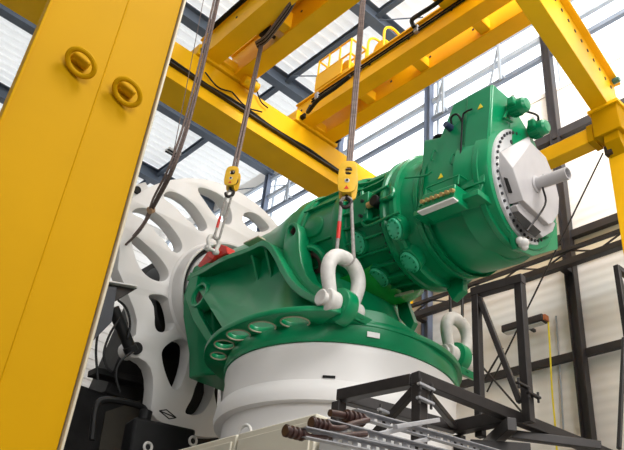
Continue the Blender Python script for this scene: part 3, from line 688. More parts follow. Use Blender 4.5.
obj('pipe_stub', G().lathe(pa, S, V, [(-.04, 0), (-.04, .085), (.47, .085), (.47, .070), (.2, .068), (.2, 0)], 32), GREYP, br)
obj('weld_collar', G().lathe(pa, S2, V2, [(0, .12), (.015, .12), (.03, .09)], 28), GREYP, br)
q = pa+S*.10-Wd*.08
obj('stay_rod', G().tube(spline([q, AN(545, 205, k2+.07), AN(527, 231, .12)], 5), .014, n=8), STEELD, br)
c = AN(546, 174, k2); tag(obj('drilled_hole', G().cyl(pa+S*.12+W2*.082-V*.02, pa+S*.12+W2*.090-V*.02, .014, n=10), BOLTM, br))
pc = AN(523.5, 243, .04)
g = G()
for d, r in (((0, 0, 0), .075), ((.06, .02, .03), .055), ((-.05, .02, .02), .055), ((.02, 0, -.05), .05)):
    gg = bmesh.ops.create_icosphere(g.bm, subdivisions=2, radius=r, matrix=Matrix.Translation(pc+V3(d)))
tag(obj('wrapped_fitting', g, SHK, ge), 'white cloth wrapped fitting')

# ------------------------------------------------------------------ red clamp and shackles
rc = thing('red_clamp', M(-3.1, -.7, .55), 'bright red lifting clamp on top of the green frame beside the disc', 'clamp')
P3 = [AX(*p, O.x-.98) for p in ((197, 266), (207, 252), (220, 244), (226, 246), (227, 253), (214, 259), (200, 268))]
obj('clamp_body', G().prism(P3, V*.22), RED, rc, .02)
P3 = [AX(*p, O.x-1.03) for p in ((206, 256), (214, 247), (219, 250), (212, 260))]
obj('jaw', G().prism(P3, V*.07), RED, rc, .015)
b0 = AX(213, 252, O.x-1.06); obj('clamp_bolt', G().cyl(b0, b0+Vector((.06, 0, 0)), .04, n=8), BOLTM, rc)

def shackle(name, pin, top, half, r, label, yaw=0):
    """bow shackle, pin along X, bow rising in the X-Z plane"""
    t = thing(name, pin-Vector((0, 0, r*2)), label, 'shackle', None)
    H = top-r-pin.z
    pts = []
    prof = [(-.80, .0), (-.84, .18), (-1.02, .40), (-1.12, .60), (-1.0, .80), (-.62, .95), (0, 1.0), (.62, .95), (1.0, .80), (1.12, .60), (1.02, .40), (.84, .18), (.80, 0)]
    pts = spline([pin+Vector((half*a, 0, H*b)) for a, b in prof], 5)
    n = len(pts); rad = [r*(.92+.22*sin(pi*i/(n-1))) for i in range(n)]
    bow = obj('bow', G().tube(pts, rad, n=16), SHK, t)
    for sg in (-1, 1):
        c = pin+Vector((sg*half*.80, 0, 0)); obj('eye_boss', G().cyl(c-Vector((r*1.0, 0, 0)), c+Vector((r*1.0, 0, 0)), r*1.75, n=24), SHK, bow, .02)
    obj('pin', G().cyl(pin-Vector((half*.8+r*1.5, 0, 0)), pin+Vector((half*.8+r*1.5, 0, 0)), r*.95, n=20), SHK, t)
    obj('pin_head', G().cyl(pin-Vector((half*.8+r*1.9, 0, 0)), pin-Vector((half*.8+r*1.6, 0, 0)), r*1.2, n=20), SHK, t, .015)
    obj('pin_nut', G().cyl(pin+Vector((half*.8+r*1.1, 0, 0)), pin+Vector((half*.8+r*1.7, 0, 0)), r*1.3, n=6), SHK, t, .01)
    return t
shackle('bow_shackle', L1, 6.87, .255, .092, 'large white bow shackle on the near frame lug, in front of the gearbox')
shackle('bow_shackle', L2, AX(461, 313, 9.2).z, .25, .094, 'white bow shackle hanging below the generator beside the right end of the base')
s3 = Vector((5.80, 9.65, 8.20))
shackle('bow_shackle', AX(212, 250, 5.86), AX(217, 234, 5.86).z, .10, .035, 'small grey bow shackle standing in the red clamp')

# ------------------------------------------------------------------ hook blocks, ropes and slings
def hook_block(c, w, h, label, nx):
    t = thing('hook_block', c-Vector((0, 0, h/2)), label, 'hook block', 'yellow crane hook blocks')
    d = V3(nx).normalized(); x = Vector((0, 0, 1)).cross(d).normalized(); z = Vector((0, 0, 1))
    ol = smooth_poly([(-w*.5, -h*.36), (-w*.32, -h*.5), (w*.32, -h*.5), (w*.5, -h*.36), (w*.5, h*.34), (w*.30, h*.5), (-w*.30, h*.5), (-w*.5, h*.34)], 2)
    win = smooth_poly([(-w*.16, h*.06), (w*.22, h*.06), (w*.22, h*.30), (-w*.16, h*.30)], 1)
    for k, off in enumerate((w*.32, -w*.32-.03)):
        p = obj('side_plate', G().plate(ol, [win], c+d*off, x, z, d, .03, .006), YELB, t)
    obj('sheave', G().cyl(c-d*w*.26, c+d*w*.26, w*.40, n=28), DARK, t)
    pn = obj('axle', G().cyl(c-d*w*.45-z*h*.14, c+d*w*.45-z*h*.14, w*.13, n=16), SHK, t)
    obj('axle_nut', G().cyl(c+d*w*.42-z*h*.14, c+d*w*.52-z*h*.14, w*.07, n=6), BOLTM, pn)
    obj('cross_bar', G().beam(c-d*w*.34-z*h*.40, c+d*w*.34-z*h*.40, w*.5, h*.12, z), YELB, t, .01)
    obj('red_mark', G().prism([c+d*(w*.32+.031)+x*a+z*b for a, b in ((-w*.14, -h*.40), (w*.12, -h*.40), (0, -h*.29))], d*.004), RED, t)
    k = c-z*h*.5
    obj('hook', G().tube(spline([k+z*.08, k-z*.02, k-z*.08+x*.07, k-z*.17+x*.03, k-z*.17-x*.05, k-z*.10-x*.08], 5), [.03]*26, n=8), STEELD, t)
    return t
H1 = AY(232.5, 179, 9.65); H2 = AY(348, 181, 6.4)
hook_block(H1, .25, .44, 'smaller yellow hook block above the red clamp and white disc', (-.75, -.66, 0))
hook_block(H2, .27, .56, 'yellow hook block hanging over the large white shackle and gearbox', (-.75, -.66, 0))
def rope(name, pts, r, m, label, cat, group=None, n=8):
    return tag(obj(name, G().tube(pts, r, n=n), m), label, cat, group)
# twin falls above each block
for i, dx in enumerate((-.03, .0, .03)):
    x = Vector((.66, -.75, 0))*dx
    rope('wire_rope', [H2+x+Vector((0, 0, .2)), Vector((H2.x, H2.y, 15.2))+x], .019, ROPE, ('left', 'middle', 'right')[i]+' of three rope falls above the front hook block', 'rope', 'front hook ropes')
topc = AZ(262, 42, 13.5)
for i, dx in enumerate((-.032, .032)):
    x = Vector((.66, -.75, 0))*dx
    rope('wire_rope', [H1+x+Vector((0, 0, .15)), topc+x*.6], .028, ROPE, ('left', 'right')[i]+' of two rope falls running up to the crane trolley from the disc hook', 'rope', 'rear hook ropes')
# grommet slings
def sling(a, b, w0, w1, r, label, m=SLING, mark=None):
    t = thing('lifting_sling', b, label, 'sling')
    x = Vector((.66, -.75, 0))
    top = [a+x*(w0*cos(radians(q)))+Vector((0, 0, w0*sin(radians(q)))) for q in range(0, 181, 20)]
    bot = [b+x*(w1*cos(radians(q)))+Vector((0, 0, w1*sin(radians(q)))) for q in range(180, 361, 20)]
    obj('loop', G().tube(top+bot, r, n=10, closed=True), m, t)
    if mark:
        p0, p1 = top[-1], bot[0]
        tag(obj('red_sleeve', G().cyl(p0.lerp(p1, mark[0]), p0.lerp(p1, mark[1]), r*1.15, n=10), RED, t), 'red colour marking on one leg')
    return t
sling(H2-Vector((0, 0, .36)), Vector((L1.x, L1.y, 6.80)), .07, .12, .026, 'grey wire sling loop from the front hook to the large shackle', mark=(.38, .68))
sling(H1-Vector((0, 0, .32)), AX(217, 237, 5.86), .05, .05, .022, 'thin grey wire sling from the disc hook to the red clamp shackle', mark=(.55, .8))
sling(Vector((L2.x, L2.y, 8.75)), Vector((L2.x, L2.y, AX(461, 313, 9.2).z-.05)), .12, .10, .026, 'grey sling behind the generator carrying the rear shackle', m=STEELD)
# hanging cable bundle at the left
cb = thing('cable_bundle', (4.6, 9.4, 8.2), 'brown cable bundle hanging in front of the white disc beside the yellow column', 'cable')
end1, end2 = M(SD+.03, *onto(-2.09, .53)), M(SD+.03, *onto(-2.18, .30))
for k, (dx, dy) in enumerate(((0, 0), (.05, .02), (.02, -.05), (-.04, .03))):
    d = Vector((dx, dy, 0))
    pts = [AX(219.5, -12, 4.6)+d, AX(204, 55, 4.6)+d, AX(190, 112, 4.6)+d, AX(180, 145, 4.6)+d, AX(170, 172, 4.62)+d, AX(157, 197, 4.75)+d, AX(150, 212, 4.9)+d*.5]
    pts += [end1.lerp(pts[-1], .5)+Vector((0, -.1, -.02)), end1] if k % 2 else [end2.lerp(pts[-1], .5)+Vector((0, -.1, -.08)), end2]
    obj('cable', G().tube(spline(pts, 6), .022, n=8), ROPE, cb)
c = AX(151, 210, 4.88); obj('cable_tie', G().cyl(c-Vector((.03, 0, .03)), c+Vector((.03, 0, .03)), .07, n=10), mat('tape', (.45, .28, .16), .6), cb)
rope('hanging_wire', [AX(205, -8, 4.9), AX(178, 130, 4.9), AX(172, 160, 5.0)], .008, ROPE, 'very thin wire hanging left of the brown cable bundle', 'wire', n=6)

# ------------------------------------------------------------------ portal: runways, posts, column
rw = thing('runway_girder', (7, 11.4, 12.3), 'yellow box girder crossing behind the white disc under the two cranes', 'girder')
obj('box_section', G().box((-1.5, 11.0, 12.30), (12.6, 11.75, 13.34)), YEL2, rw, .01)
obj('top_rail', G().box((-1.5, 11.2, 13.34), (12.6, 11.4, 13.40)), WCOL, rw)
obj('flange_strip', G().box((-1.5, 10.96, 12.28), (12.6, 11.02, 12.33)), YEL2, rw)
obj('power_cable', G().tube(spline([Vector((x, 10.95, 12.72+.03*sin(x*3.1))) for x in [-1+.6*i for i in range(23)]], 4), .035, n=8), BLACK, rw)
obj('cable_carrier', G().box((-1.5, 10.90, 12.62), (12.4, 11.0, 12.66)), STEELD, rw)
obj('end_post', G().box((12.3, 11.1, 0), (12.62, 11.6, 12.32)), YEL2, rw)
# loops of cable along the runway
g = G()
for px in ((205, 72, 232, 92), (232, 92, 262, 112), (255, 85, 268, 108)):
    a, b = AY(px[0], px[1], 10.93), AY(px[2], px[3], 10.93); g.tube(spline([a, a.lerp(b, .5)+Vector((0, 0, -.14)), b], 8), .018, n=6)
obj('cable_loop', g, BLACK, rw)
for x in (5.6, 6.5, 8.5, 9.2):
    obj('end_stop', G().box((x-.12, 10.97, 13.40), (x+.12, 11.12, 13.5)), YEL2, rw)

nr = thing('portal_frame', (11.1, 4.65, 0), 'yellow portal beam and post at the right edge of the hall', 'portal frame')
a, b = Vector((1.6, 3.42, 0)), Vector((11.3, 4.85, 0)); d = (b-a).normalized(); pn = Vector((d.y, -d.x, 0))
lo = 11.78
g = G().beam(a+Vector((0, 0, lo+.5)), b+Vector((0, 0, lo+.5)), .34, 1.0); obj('beam', g, YEL2, nr, .012)
e0 = a+pn*.17; e1 = b+pn*.17
for k in range(14):
    c = e0.lerp(e1, .58+.03*k)+Vector((0, 0, lo+.72)); obj('bolt', G().cyl(c-pn*.01, c+pn*.015, .035, n=10), BOLTM, nr)
obj('edge_rail', G().beam(e0+Vector((0, 0, lo+.98))+pn*.06, e1+Vector((0, 0, lo+.98))+pn*.06, .14, .05), YEL2, nr, .008)
obj('post', G().box((10.90, 4.48, 0), (11.40, 4.85, 11.15)), YEL2, nr, .015)
jb = obj('junction_box', G().box((10.66, 4.42, 11.12), (11.45, 4.96, 11.80)), YEL, nr, .02)
obj('top_plate', G().box((10.62, 4.38, 11.72), (11.5, 5.0, 11.79)), YEL2, jb)
obj('gusset', G().prism([(10.72, 4.5, 11.14), (10.72, 4.5, 10.95), (10.90, 4.5, 10.7), (10.90, 4.5, 11.14)], (0, .3, 0)), YEL, nr, .01)
obj('tie_beam', G().box((10.72, 4.90, 11.14), (11.02, 11.0, 11.48)), YEL2, nr, .015)
obj('collar', G().box((10.69, 4.97, 11.11), (11.05, 5.10, 11.51)), YEL, nr, .01)
obj('far_post', G().box((10.68, 10.9, 0), (11.06, 11.25, 12.28)), YEL2, nr, .01)
rod = G().cyl(AX(603, 153, 10.95), AX(487, 392, 10.95), .016, n=8); rd = obj('brace_rod', rod, STEELD, nr)
obj('clip', G().box((10.8, 4.72, 10.75), (10.92, 4.86, 10.95)), WCOL, nr)
c = AY(613, 82, 4.6); tag(obj('limit_switch', G().cyl(c-Vector((0, .14, 0)), c, .06, n=14), mat('teal_cap', (.03, .12, .12), .4), nr), 'small dark teal limit switch')

# left foreground column
cl = thing('portal_column', (1.39, 4.75, 0), 'huge yellow steel column filling the left foreground', 'column')
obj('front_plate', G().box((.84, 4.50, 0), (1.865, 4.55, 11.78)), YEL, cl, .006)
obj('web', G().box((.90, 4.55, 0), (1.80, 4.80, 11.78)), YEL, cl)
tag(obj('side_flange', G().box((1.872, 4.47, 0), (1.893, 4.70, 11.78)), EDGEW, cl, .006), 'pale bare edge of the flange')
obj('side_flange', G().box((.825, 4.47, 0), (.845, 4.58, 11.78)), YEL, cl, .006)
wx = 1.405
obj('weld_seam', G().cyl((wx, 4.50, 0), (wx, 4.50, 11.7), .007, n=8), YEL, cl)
for (px, py, rot) in ((78, 63, .5), (124, 92, -.5)):
    c = AY(px, py, 4.47)
    b = obj('lug_boss', G().cyl(c+Vector((-.055, .0, .055)), c+Vector((.075, -.02, -.0)), .042, n=20), YEL, cl, .010)
    obj('boss_base', G().beam(c+Vector((.01, .03, .03)), c+Vector((.01, -.02, .03)), .13, .07), YEL, b, .01)
    t0 = [2*pi*i/32 for i in range(32)]; u = Vector((.88, 0, -.40)); w_ = Vector((.25, -.72, .50)).normalized()
    w_ = (w_-u*w_.dot(u)/u.length_squared).normalized()
    cc = c+Vector((.005, -.06, -.035))
    obj('lifting_ring', G().tube([cc+u*(.118*cos(t))+w_*(.085*sin(t)) for t in t0], .021, n=10, closed=True), YEL, b)
obj('foot_plate', G().box((.7, 4.3, 0), (2.1, 5.1, .06)), YEL, cl)

# ------------------------------------------------------------------ overhead cranes
def girder(x0, x1, z0, z1, ya, yb, t, holes=True):
    gd = obj('crane_girder', G().box((x0, ya, z0), (x1, yb, z1)), YEL2, t, .012)
    obj('upper_flange', G().box((x0-.05, ya, z1), (x1+.05, yb, z1+.04)), YEL2, gd)
    obj('rail', G().box(((x0+x1)/2-.03, ya, z1+.04), ((x0+x1)/2+.03, yb, z1+.09)), STEELD, gd)
    if holes:
        g = G(); y = ya+.5
        while y < yb: g.cyl((x0-.012, y, z0+.35), (x0+.01, y, z0+.35), .03, n=10); y += 1.15
        obj('plug', g, BOLTM, gd)
    return gd
ca = thing('overhead_crane', (6.0, 7, 13.4), 'left yellow twin girder overhead crane with the rope trolley', 'crane')
girder(5.36, 5.79, 13.44, 14.02, -1.0, 11.2, ca); girder(6.20, 6.64, 13.44, 14.15, -1.0, 11.2, ca)
et = obj('end_carriage', G().box((5.2, 10.95, 13.38), (6.8, 11.52, 13.68)), YEL2, ca, .02)
obj('carriage_cap', G().box((5.75, 10.86, 13.50), (6.25, 11.55, 13.72)), YEL2, et, .02)
for x in (5.3, 6.7): obj('buffer', G().cyl((x, 10.92, 13.5), (x, 10.80, 13.5), .07, n=14), BLACK, et)
obj('motor', G().cyl((6.35, 10.75, 13.28), (6.75, 10.75, 13.28), .12, n=18), YEL2, et, .01)
for x in (5.24, 5.30): obj('festoon_cable', G().tube([(x, -1, 14.08), (x, 5, 14.06), (x, 10.8, 14.02)], .03, n=8), BLACK, ca)
obj('cable_tray', G().box((5.16, 4.0, 14.04), (5.30, 9.6, 14.08)), YEL2, ca)
obj('walkway_panel', G().box((4.85, 7.75, 14.08), (5.28, 8.35, 14.55)), YEL2, ca, .02)
tr = thing('crane_trolley', (6.0, 9.5, 13.5), 'yellow rope trolley with dark sheaves between the left crane girders', 'trolley')
obj('cross_beam', G().box((5.78, 9.0, 13.52), (6.22, 9.25, 13.98)), YEL2, tr, .02)
obj('deck', G().box((5.3, 7.6, 14.25), (6.7, 9.3, 14.32)), YEL2, tr)
obj('side_cheek', G().box((5.80, 9.0, 13.5), (5.84, 9.7, 13.9)), YEL2, tr)
for x in (5.9, 6.02): obj('sheave', G().cyl((x, 9.55, 13.62), (x+.06, 9.55, 13.62), .17, n=24), DARK, tr)
obj('sheave_axle', G().cyl((5.8, 9.55, 13.62), (6.2, 9.55, 13.62), .04, n=12), STEELD, tr)
g = []
for k in range(5):
    o = Vector((.03*k-.06, .02*k, 0))
    obj('power_cable', G().tube(spline([AZ(258, 44, 13.42)+o, AZ(267, 38, 13.35)+o, AZ(278, 24, 13.38)+o, AZ(292, 4, 13.46)+o, AZ(305, -22, 13.6)+o], 6), .028, n=8), BLACK if k % 2 else ROPE, tr)
cbn = thing('overhead_crane', (8.8, 7, 13.4), 'right yellow twin girder overhead crane carrying the railed service platform', 'crane')
girder(8.27, 8.64, 13.44, 14.02, -1.0, 11.2, cbn); girder(8.98, 9.38, 13.44, 14.05, -1.0, 11.2, cbn)
et = obj('end_carriage', G().box((8.10, 10.95, 13.38), (9.50, 11.52, 13.70)), YEL2, cbn, .02)
obj('carriage_cap', G().box((8.5, 10.86, 13.45), (9.1, 11.0, 13.70)), YEL2, et, .02)
for x in (8.25, 9.4): obj('buffer', G().cyl((x, 10.92, 13.5), (x, 10.80, 13.5), .07, n=14), BLACK, et)
for k, z in enumerate((13.80, 13.88)): obj('festoon_cable', G().tube([(8.23, -1, z), (8.23, 5, z-.02), (8.23, 10.6, z)], .022, n=8), BLACK, cbn)
for y in (5.4, 7.3, 9.0, 10.4): obj('cable_clip', G().box((8.18, y-.05, 13.76), (8.28, y+.05, 13.95)), GALV, cbn)
y = 5.0
for y in (6.1, 7.7, 9.3): obj('spreader', G().box((8.64, y-.12, 13.5), (8.98, y+.12, 13.75)), YEL2, cbn, .01)
obj('drag_chain', G().tube(spline([AX(311, 106, 8.15), AX(308, 112, 8.1), AX(318, 100, 8.0), AX(335, 88, 8.0), AX(350, 76, 8.0)], 6), .05, n=8), BLACK, cbn)
obj('drag_chain', G().tube(spline([AX(414, 27, 8.15), AX(412, 20, 8.1), AX(420, 14, 8.0), AX(434, 5, 8.0), AX(450, -8, 8.0)], 6), .05, n=8), BLACK, cbn)
# service platform on the crane
sp = thing('service_platform', (8.5, 9.95, 14.08), 'yellow railed service platform with hoist drum on the right crane', 'platform')
obj('deck', G().box((8.23, 9.35, 14.08), (8.77, 10.52, 14.15)), YEL2, sp)
for x in (8.25, 8.75):
    g = G()
    for z in (14.62, 15.10): g.tube([(x, 9.37, z), (x, 10.50, z)], .025, n=8)
    for k in range(4): yy = 9.37+.377*k; g.cyl((x, yy, 14.15), (x, yy, 15.10), .025, n=8)
    obj('railing', g, YEL2, sp)
for y in (9.37, 10.50):
    g = G()
    for z in (14.62, 15.10): g.tube([(8.25, y, z), (8.75, y, z)], .025, n=8)
    g.cyl((8.5, y, 14.15), (8.5, y, 15.10), .025, n=8)
    obj('railing', g, YEL2, sp)
obj('side_panel', G().box((8.21, 9.6, 14.1), (8.235, 10.52, 14.55)), YEL2, sp)
obj('gearmotor', G().box((8.32, 9.75, 14.15), (8.68, 10.3, 14.6)), YEL2, sp, .04)
obj('hoist_drum', G().cyl((8.30, 9.58, 14.4), (8.70, 9.58, 14.4), .15, n=28), YEL2, sp, .02)
ho = thing('hoist_unit', (8.7, 8.2, 14.1), 'yellow hoist frame with bent tubes beside the service platform on the right crane', 'hoist')
obj('frame', G().box((8.3, 8.3, 14.06), (9.3, 8.9, 14.16)), YEL2, ho, .01)
obj('drum', G().cyl((8.45, 8.6, 14.42), (9.2, 8.6, 14.42), .22, n=28), YEL2, ho, .02)
for y in (8.35, 8.85): obj('hoop', G().tube(spline([(8.32, y, 14.1), (8.34, y, 14.75), (8.7, y, 14.95), (9.2, y, 14.6), (9.28, y, 14.1)], 6), .03, n=8), YEL2, ho)
sp2 = thing('service_walkway', (7.9, 5.9, 13.9), 'second yellow railed walkway on the right crane nearer the camera', 'walkway')
obj('deck', G().box((7.75, 5.2, 13.93), (8.25, 6.6, 14.0)), YEL2, sp2)
g = G()
for z in (14.45, 14.9): g.tube([(7.77, 5.2, z), (7.77, 6.6, z)], .025, n=8)
for k in range(4): g.cyl((7.77, 5.2+.46*k, 14.0), (7.77, 5.2+.46*k, 14.9), .025, n=8)
obj('railing', g, YEL2, sp2)
obj('kick_plate', G().box((7.73, 5.2, 13.95), (7.76, 6.6, 14.3)), YEL2, sp2)

# ------------------------------------------------------------------ hydraulics left of the disc
hb = thing('hydraulic_bracket', (4.5, 10.9, 6.3), 'dark triangular steel bracket poking out beside the yellow column', 'bracket')
P3 = [AY(*p, 10.9) for p in ((86, 280), (106, 281), (138, 288), (104, 308))]
obj('top_plate', G().hexa([p for p in P3], [p+Vector((.02, .5, .03)) for p in P3]), STEELD, hb, .01)
P3 = [AY(*p, 10.85) for p in ((117, 287), (112, 322), (90, 344), (82, 344), (92, 285))]
obj('gusset', G().prism(P3, (.0, .06, 0)), mat('slate_steel', (.03, .034, .045), .45, noise=.2), hb, .01)
tag(obj('top_edge', G().beam(AY(90, 279, 10.85), AY(136, 287, 10.85), .12, .03), WHITE, hb, .01), 'white top strip')
hc = thing('hydraulic_cylinder', (5.0, 11.3, 5.9), 'black hydraulic cylinder slanting down to the white lug of the disc', 'hydraulic cylinder')
a, b = AY(113, 308, 11.2), AY(134, 357, 11.3)
obj('barrel', G().cyl(a, a.lerp(b, .85), .105, n=24), BLACK, hc, .01)
obj('gland', G().cyl(a.lerp(b, .78), a.lerp(b, .90), .125, n=24), BLACK, hc, .01)
e = M(SD-.17, *lc)
obj('rod', G().cyl(a.lerp(b, .88), e, .05, n=16), SHK, hc)
obj('clevis', G().cyl(e-S*.26, e+S*.26, .11, n=20), DARK, hc, .01)
for k, pts in enumerate(([(120, 318), (110, 334), (104, 352), (106, 366), (112, 372)], [(118, 300), (126, 308), (130, 322), (128, 338)], [(112, 312), (100, 328), (96, 350), (98, 380)], [(132, 352), (120, 362), (116, 376), (120, 392)])):
    rope('hydraulic_hose', spline([AY(*p, 11.05+.05*k) for p in pts], 6), .022, BLACK, ('black hose looping left of the hydraulic cylinder', 'black hose arched over the top of the hydraulic cylinder', 'black hose hanging beside the yellow column edge', 'black hose drooping below the hydraulic cylinder')[k], 'hose')
rope('hose_arch', spline([AY(92, 440, 11.6), AY(96, 408, 11.6), AY(104, 400, 11.6), AY(125, 402, 11.6), AY(143, 408, 11.6), AY(146, 420, 11.6)], 6), .06, BLACK, 'thick black pipe bent over in the dark below the disc lug', 'pipe')
mo = thing('hydraulic_motor', AY(150, 440, 11.3), 'black hydraulic unit in the shade under the lower rim of the white disc', 'hydraulic unit')
a = AY(128, 432, 11.2); b = AY(190, 440, 11.0)
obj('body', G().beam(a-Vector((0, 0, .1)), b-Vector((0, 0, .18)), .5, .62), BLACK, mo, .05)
for px in ((146, 412), (158, 425), (178, 430)):
    c = AY(*px, 11.1); obj('cap', G().cyl(c-Vector((0, 0, .15)), c+Vector((0, 0, .02)), .11, n=18), BLACK, mo, .01)
for px in ((148, 447), (193, 441)):
    c = AY(*px, 10.7); tag(obj('eye_bolt', G().tube([c+Vector((.07*cos(t), 0, .07*sin(t))) for t in [2*pi*i/16 for i in range(16)]], .022, n=8, closed=True), SHK, mo), 'pale lifting eye')

# ------------------------------------------------------------------ dark steel support frame at lower right
sf = thing('support_frame', (5.2, 4.2, 0), 'dark steel support frame of square tubes in front of the white pedestal', 'steel frame')
ZT = 4.10; C = AZ(420, 374, ZT+.05); L = AZ(340, 391, ZT+.05); Rr = AZ(612, 452, ZT+.05)
C.z = L.z = Rr.z = ZT
dR = (Rr-C).normalized(); dL = (L-C).normalized(); Rr = C+dR*3.4
B1a, B1b = AZ(366, 399, ZT-.04), AZ(456, 428, ZT-.04)
def bar(name, a, b, w=.10, h=.105):
    if name == 'post': w, h = w*.8, h*.8
    if name == 'brace': w, h = w*.8, h*.8
    return obj(name, G().beam(a, b, w, h), STEELD, sf, .006)
bar('beam', C-dR*.06, Rr); bar('beam', C+dL*.07, L); bar('beam', L+dR*.05, B1b)
P1b = AZ(480, 417, ZT+.06); P2b = AZ(528, 410, ZT+.06)
bar('beam', B1b, AZ(494, 420, ZT-.02)+(AZ(494, 420, ZT-.02)-B1b)*.35, .12, .12)
bar('beam', AZ(487, 446, ZT-.16), AZ(512, 424, ZT-.16), .09, .12)
bar('beam', AZ(505, 434, ZT-.1), AZ(600, 446, ZT-.1), .08, .08)
bar('beam', AZ(470, 446, ZT-.3), AZ(530, 450, ZT-.3), .1, .1)
for p in (C, L, Rr): bar('post', Vector((p.x, p.y, 0)), Vector((p.x, p.y, ZT-.06 if p is not C else ZT-.05)), .125, .125)
bar('post', Vector((B1b.x+.05, B1b.y, 0)), Vector((B1b.x+.05, B1b.y, ZT-.1)), .11, .11)
tz = 5.52
p1 = Vector((P1b.x, P1b.y, ZT+.06)); p2 = Vector((P2b.x, P2b.y, ZT+.06))
bar('post', p1-Vector((0, 0, .2)), Vector((p1.x, p1.y, tz)), .10, .10); bar('post', p2-Vector((0, 0, .12)), Vector((p2.x, p2.y, tz+.06)), .11, .11)
bar('beam', Vector((p1.x, p1.y+.05, tz)), Vector((p2.x, p2.y-.05, tz+.01)), .10, .10)
bar('brace', Vector((p1.x, p1.y-.04, tz-.08)), Vector((p2.x, p2.y+.08, ZT+.15)), .08, .07)
bar('brace', Vector((p1.x, p1.y, ZT-.1)), Vector((p1.x, p1.y, ZT+.1)), .09, .09)
dn = Vector((0, 0, -1))
bar('brace', C+dn*.08+dL*.05, C+dL*.62+dn*.55, .08, .08); bar('brace', C+dn*.08+dR*.06, B1b+Vector((0, 0, .0)), .07, .07)
def clampset(c, ax, name='girder_clamp'):
    x = V3(ax).normalized(); y = Vector((0, 0, 1)).cross(x)
    k = obj(name, G().box(c-Vector((.10, .02, .012)), c+Vector((.10, .02, .012))), GALV if name == 'girder_clamp' else STEELD, sf, .005)
    for s in (-.075, .075):
        q = c+Vector((s, 0, 0)); obj('clamp_bolt', G().cyl(q-Vector((0, 0, .05)), q+Vector((0, 0, .05)), .012, n=8), STEELD, k)
clampset(C+Vector((-.02, -.08, -.21)), dR); clampset(C+Vector((0, -.07, -.08)), dR)
clampset(p1+Vector((0, -.06, -.02)), dR, 'dark_clamp'); clampset(p2+Vector((0, -.07, .13)), dR, 'dark_clamp')
q = C+dL*.3+dn*.28; clampset(q+Vector((-.05, 0, .02)), dR)
clampset(p2+Vector((-.1, -.03, .2)), dR, 'dark_clamp')
# cross cables behind the frame
for k, (p, q) in enumerate((((466, 348), (548, 442)), ((503, 348), (470, 404)))):
    rope('brace_cable', [AX(*p, 10.3), AX(*q, 10.3)], .018, STEELD, ('thin brace cable falling to the right behind the dark frame posts', 'thin brace cable falling to the left behind the dark frame posts')[k], 'cable', n=6)
# frame at the right edge
ef = thing('steel_rack', (7.6, 3.5, 0), 'dark steel rack corner cut by the right edge of the photo', 'rack')
a = AY(617, 268, 3.5)
obj('beam', G().beam(a, a+Vector((1.2, 0, 0)), .07, .07), STEELD, ef, .005)
obj('post', G().beam(Vector((a.x, a.y, 0)), a+Vector((0, 0, .03)), .065, .065), STEELD, ef, .005)
obj('brace', G().beam(a+Vector((.03, 0, -.05)), a+Vector((.3, 0, -1.0)), .035, .035), STEELD, ef, .005)
obj('post', G().beam((a.x+1.15, a.y, 0), (a.x+1.15, a.y, a.z), .065, .065), STEELD, ef, .005)

obj('strut', G().beam(AY(624, 338, 3.5), AY(619, 449, 3.5), .04, .04), STEELD, ef, .005)

# ------------------------------------------------------------------ perforated cable rails and ribbed cable ends in front
rl = 0
def perf_rail(a, b, label, w=.05):
    d = (b-a); Ln = d.length; x = d.normalized(); y = Vector((0, 0, 1))-x*x.z; y.normalize(); n = x.cross(y)
    hs = []; u = .05
    while u < Ln-.06:
        hs.append([(u, -.012), (u+.035, -.012), (u+.035, .012), (u, .012)]); u += .075
    g = G().plate([(0, -w/2), (Ln, -w/2), (Ln, w/2), (0, w/2)], hs, a, x, y, n, .006)
    g.beam(a+y*(w/2)+n*.025, b+y*(w/2)+n*.025, .05, .006, y); g.beam(a-y*(w/2)+n*.025, b-y*(w/2)+n*.025, .05, .006, y)
    return tag(obj('perforated_rail', g, GALV), label, 'rail', 'galvanised support rails')
perf_rail(AY(352, 414, 3.3), AY(500, 456, 3.3), 'topmost galvanised slotted rail in front of the dark frame post')
perf_rail(AY(322, 425, 3.1), AY(470, 462, 3.1), 'middle galvanised slotted rail below the dark frame')
perf_rail(AY(300, 433, 2.95), AY(440, 462, 2.95), 'lowest galvanised slotted rail at the bottom edge')
for k, (p, q) in enumerate((((395, 427), (438, 420)), ((372, 436), (420, 424)), ((405, 446), (436, 436)))):
    a, b = AY(*p, 3.15), AY(*q, 3.35)
    tag(obj('cross_strut', G().beam(a, b, .035, .03), GALV, bevel=.004), ('galvanised strut bridging the slotted rails below the frame corner', 'galvanised strut left of the frame post', 'galvanised strut lowest at the bottom edge')[k], 'strut', 'galvanised cross struts')
def ribbed_end(a, b, tail, r, label):
    t = thing('cable_connector', a, label, 'connector', 'brown ribbed connectors')
    d = b-a; L = d.length; d.normalize()
    x, y, z = frame_from(d); prof = [(0, 0), (0, r*.9), (.01, r)]
    k = 4
    for i in range(k):
        u0 = L*i/k; u1 = L*(i+1)/k
        prof += [(u0+.15*(u1-u0), r*1.05), (u0+.5*(u1-u0), r*1.05), (u0+.6*(u1-u0), r*.74), (u1, r*.74)]
    prof += [(L, r*.7), (L, 0)]
    obj('ribbed_body', G().lathe(a, d, x, prof, 24), BROWN, t)
    obj('cable', G().tube(spline([b-d*.01]+tail, 6), r*.55, n=12), BROWN, t)
    return t
ribbed_end(AY(285, 430.5, 2.95), AY(305, 435.5, 2.95), [AY(318, 438, 2.95), AY(340, 436, 2.98), AY(366, 434, 3.0)], .032, 'leftmost brown ribbed cable connector above the beige cabinet')
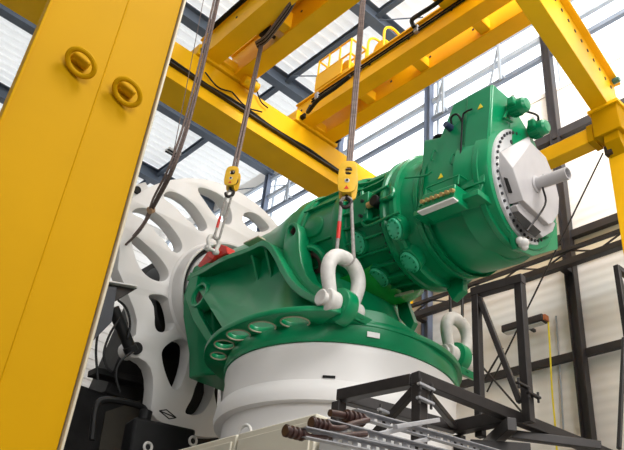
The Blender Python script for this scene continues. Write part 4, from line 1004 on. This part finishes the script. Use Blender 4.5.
ribbed_end(AY(311, 422.5, 3.05), AY(329, 427, 3.05), [AY(340, 428.5, 3.05), AY(352, 424, 3.1), AY(368, 420, 3.12)], .034, 'middle brown ribbed cable connector, second from the left')
ribbed_end(AY(363, 420.5, 3.15), AY(344, 415.5, 3.15), [AY(337, 414, 3.15), AY(330, 413, 3.15)], .040, 'largest brown ribbed cable connector next to the dark frame post')

# cabinets
def cabinet(x0, x1, y0, y1, z1, m, label):
    t = thing('control_cabinet', ((x0+x1)/2, (y0+y1)/2, 0), label, 'cabinet')
    obj('body', G().box((x0, y0, 0), (x1, y1, z1)), m, t, .012)
    obj('door', G().box((x0-.02, y0+.04, .1), (x0, y1-.04, z1-.06)), m, t, .006)
    obj('handle', G().box((x0-.05, y0+.10, z1*.5), (x0-.02, y0+.14, z1*.5+.2)), BLACK, t, .006)
    return t
zc = AX(237, 434, 3.6).z
cabinet(3.6, 4.3, 5.09, 6.6, zc, BEIGE, 'left beige cabinet below the white pedestal')
cabinet(3.6, 4.3, 4.10, 5.07, zc, BEIGE, 'right beige cabinet below the white pedestal behind the ribbed connectors')
cabinet(3.62, 4.2, 3.66, 4.07, AX(330, 431, 3.62).z, CGREY, 'grey cabinet behind the slotted rails')

# ------------------------------------------------------------------ wall fittings
a, b = AX(504, 330.5, XW-.4), AX(545, 319.5, XW-.4); b.z = a.z
lf = thing('wall_lamp', a, 'long dark strip lamp fixed on the pale wall right of the frame', 'lamp')
obj('casing', G().beam(a, b, .22, .16), WCOL, lf, .02)
obj('diffuser', G().beam(a+Vector((0, -.05, -.09)), b+Vector((0, .05, -.09)), .14, .03), LABELM, lf)
obj('arm', G().beam(a.lerp(b, .5), a.lerp(b, .5)+Vector((.4, 0, 0)), .06, .06), WCOL, lf)
tag(obj('end_cap', G().beam(b, b+Vector((0, -.05, 0)), .14, .12), mat('orange_cap', (.45, .14, .05), .5), lf), 'orange end cap')
rope('yellow_cord', spline([AX(548, 318, XW-.3), AX(550, 350, XW-.3), AX(552, 390, XW-.3), AX(555, 424, XW-.3), AX(558, 470, XW-.3)], 5), .019, YCORD, 'bright yellow cord hanging down the pale wall', 'cord', n=8)
rope('conduit_pipe', [AX(556, 316, XW-.02), AX(560, 370, XW-.02), AX(564, 440, XW-.02)], .018, RAIL, 'thin grey conduit on the wall beside the yellow cord', 'pipe', n=8)
for yy in (14.0, 14.9):
    pass
a = AZ(167, 149, ZR+.3); b = AZ(179, 156, ZR+.3); b.y = a.y
cl2 = thing('ceiling_lamp', a, 'small lamp fitting under the roof sheet beside the brown cable bundle', 'lamp')
obj('housing', G().beam(a, b, .30, .10), WHITE, cl2, .01)
obj('louvre', G().beam(a+Vector((0, -.08, -.06)), b+Vector((0, -.08, -.06)), .08, .03), BLACK, cl2); obj('louvre', G().beam(a+Vector((0, .08, -.06)), b+Vector((0, .08, -.06)), .08, .03), BLACK, cl2)
obj('hanger', G().cyl(a.lerp(b, .5), a.lerp(b, .5)+Vector((0, 0, .35)), .012, n=6), WCOL, cl2)
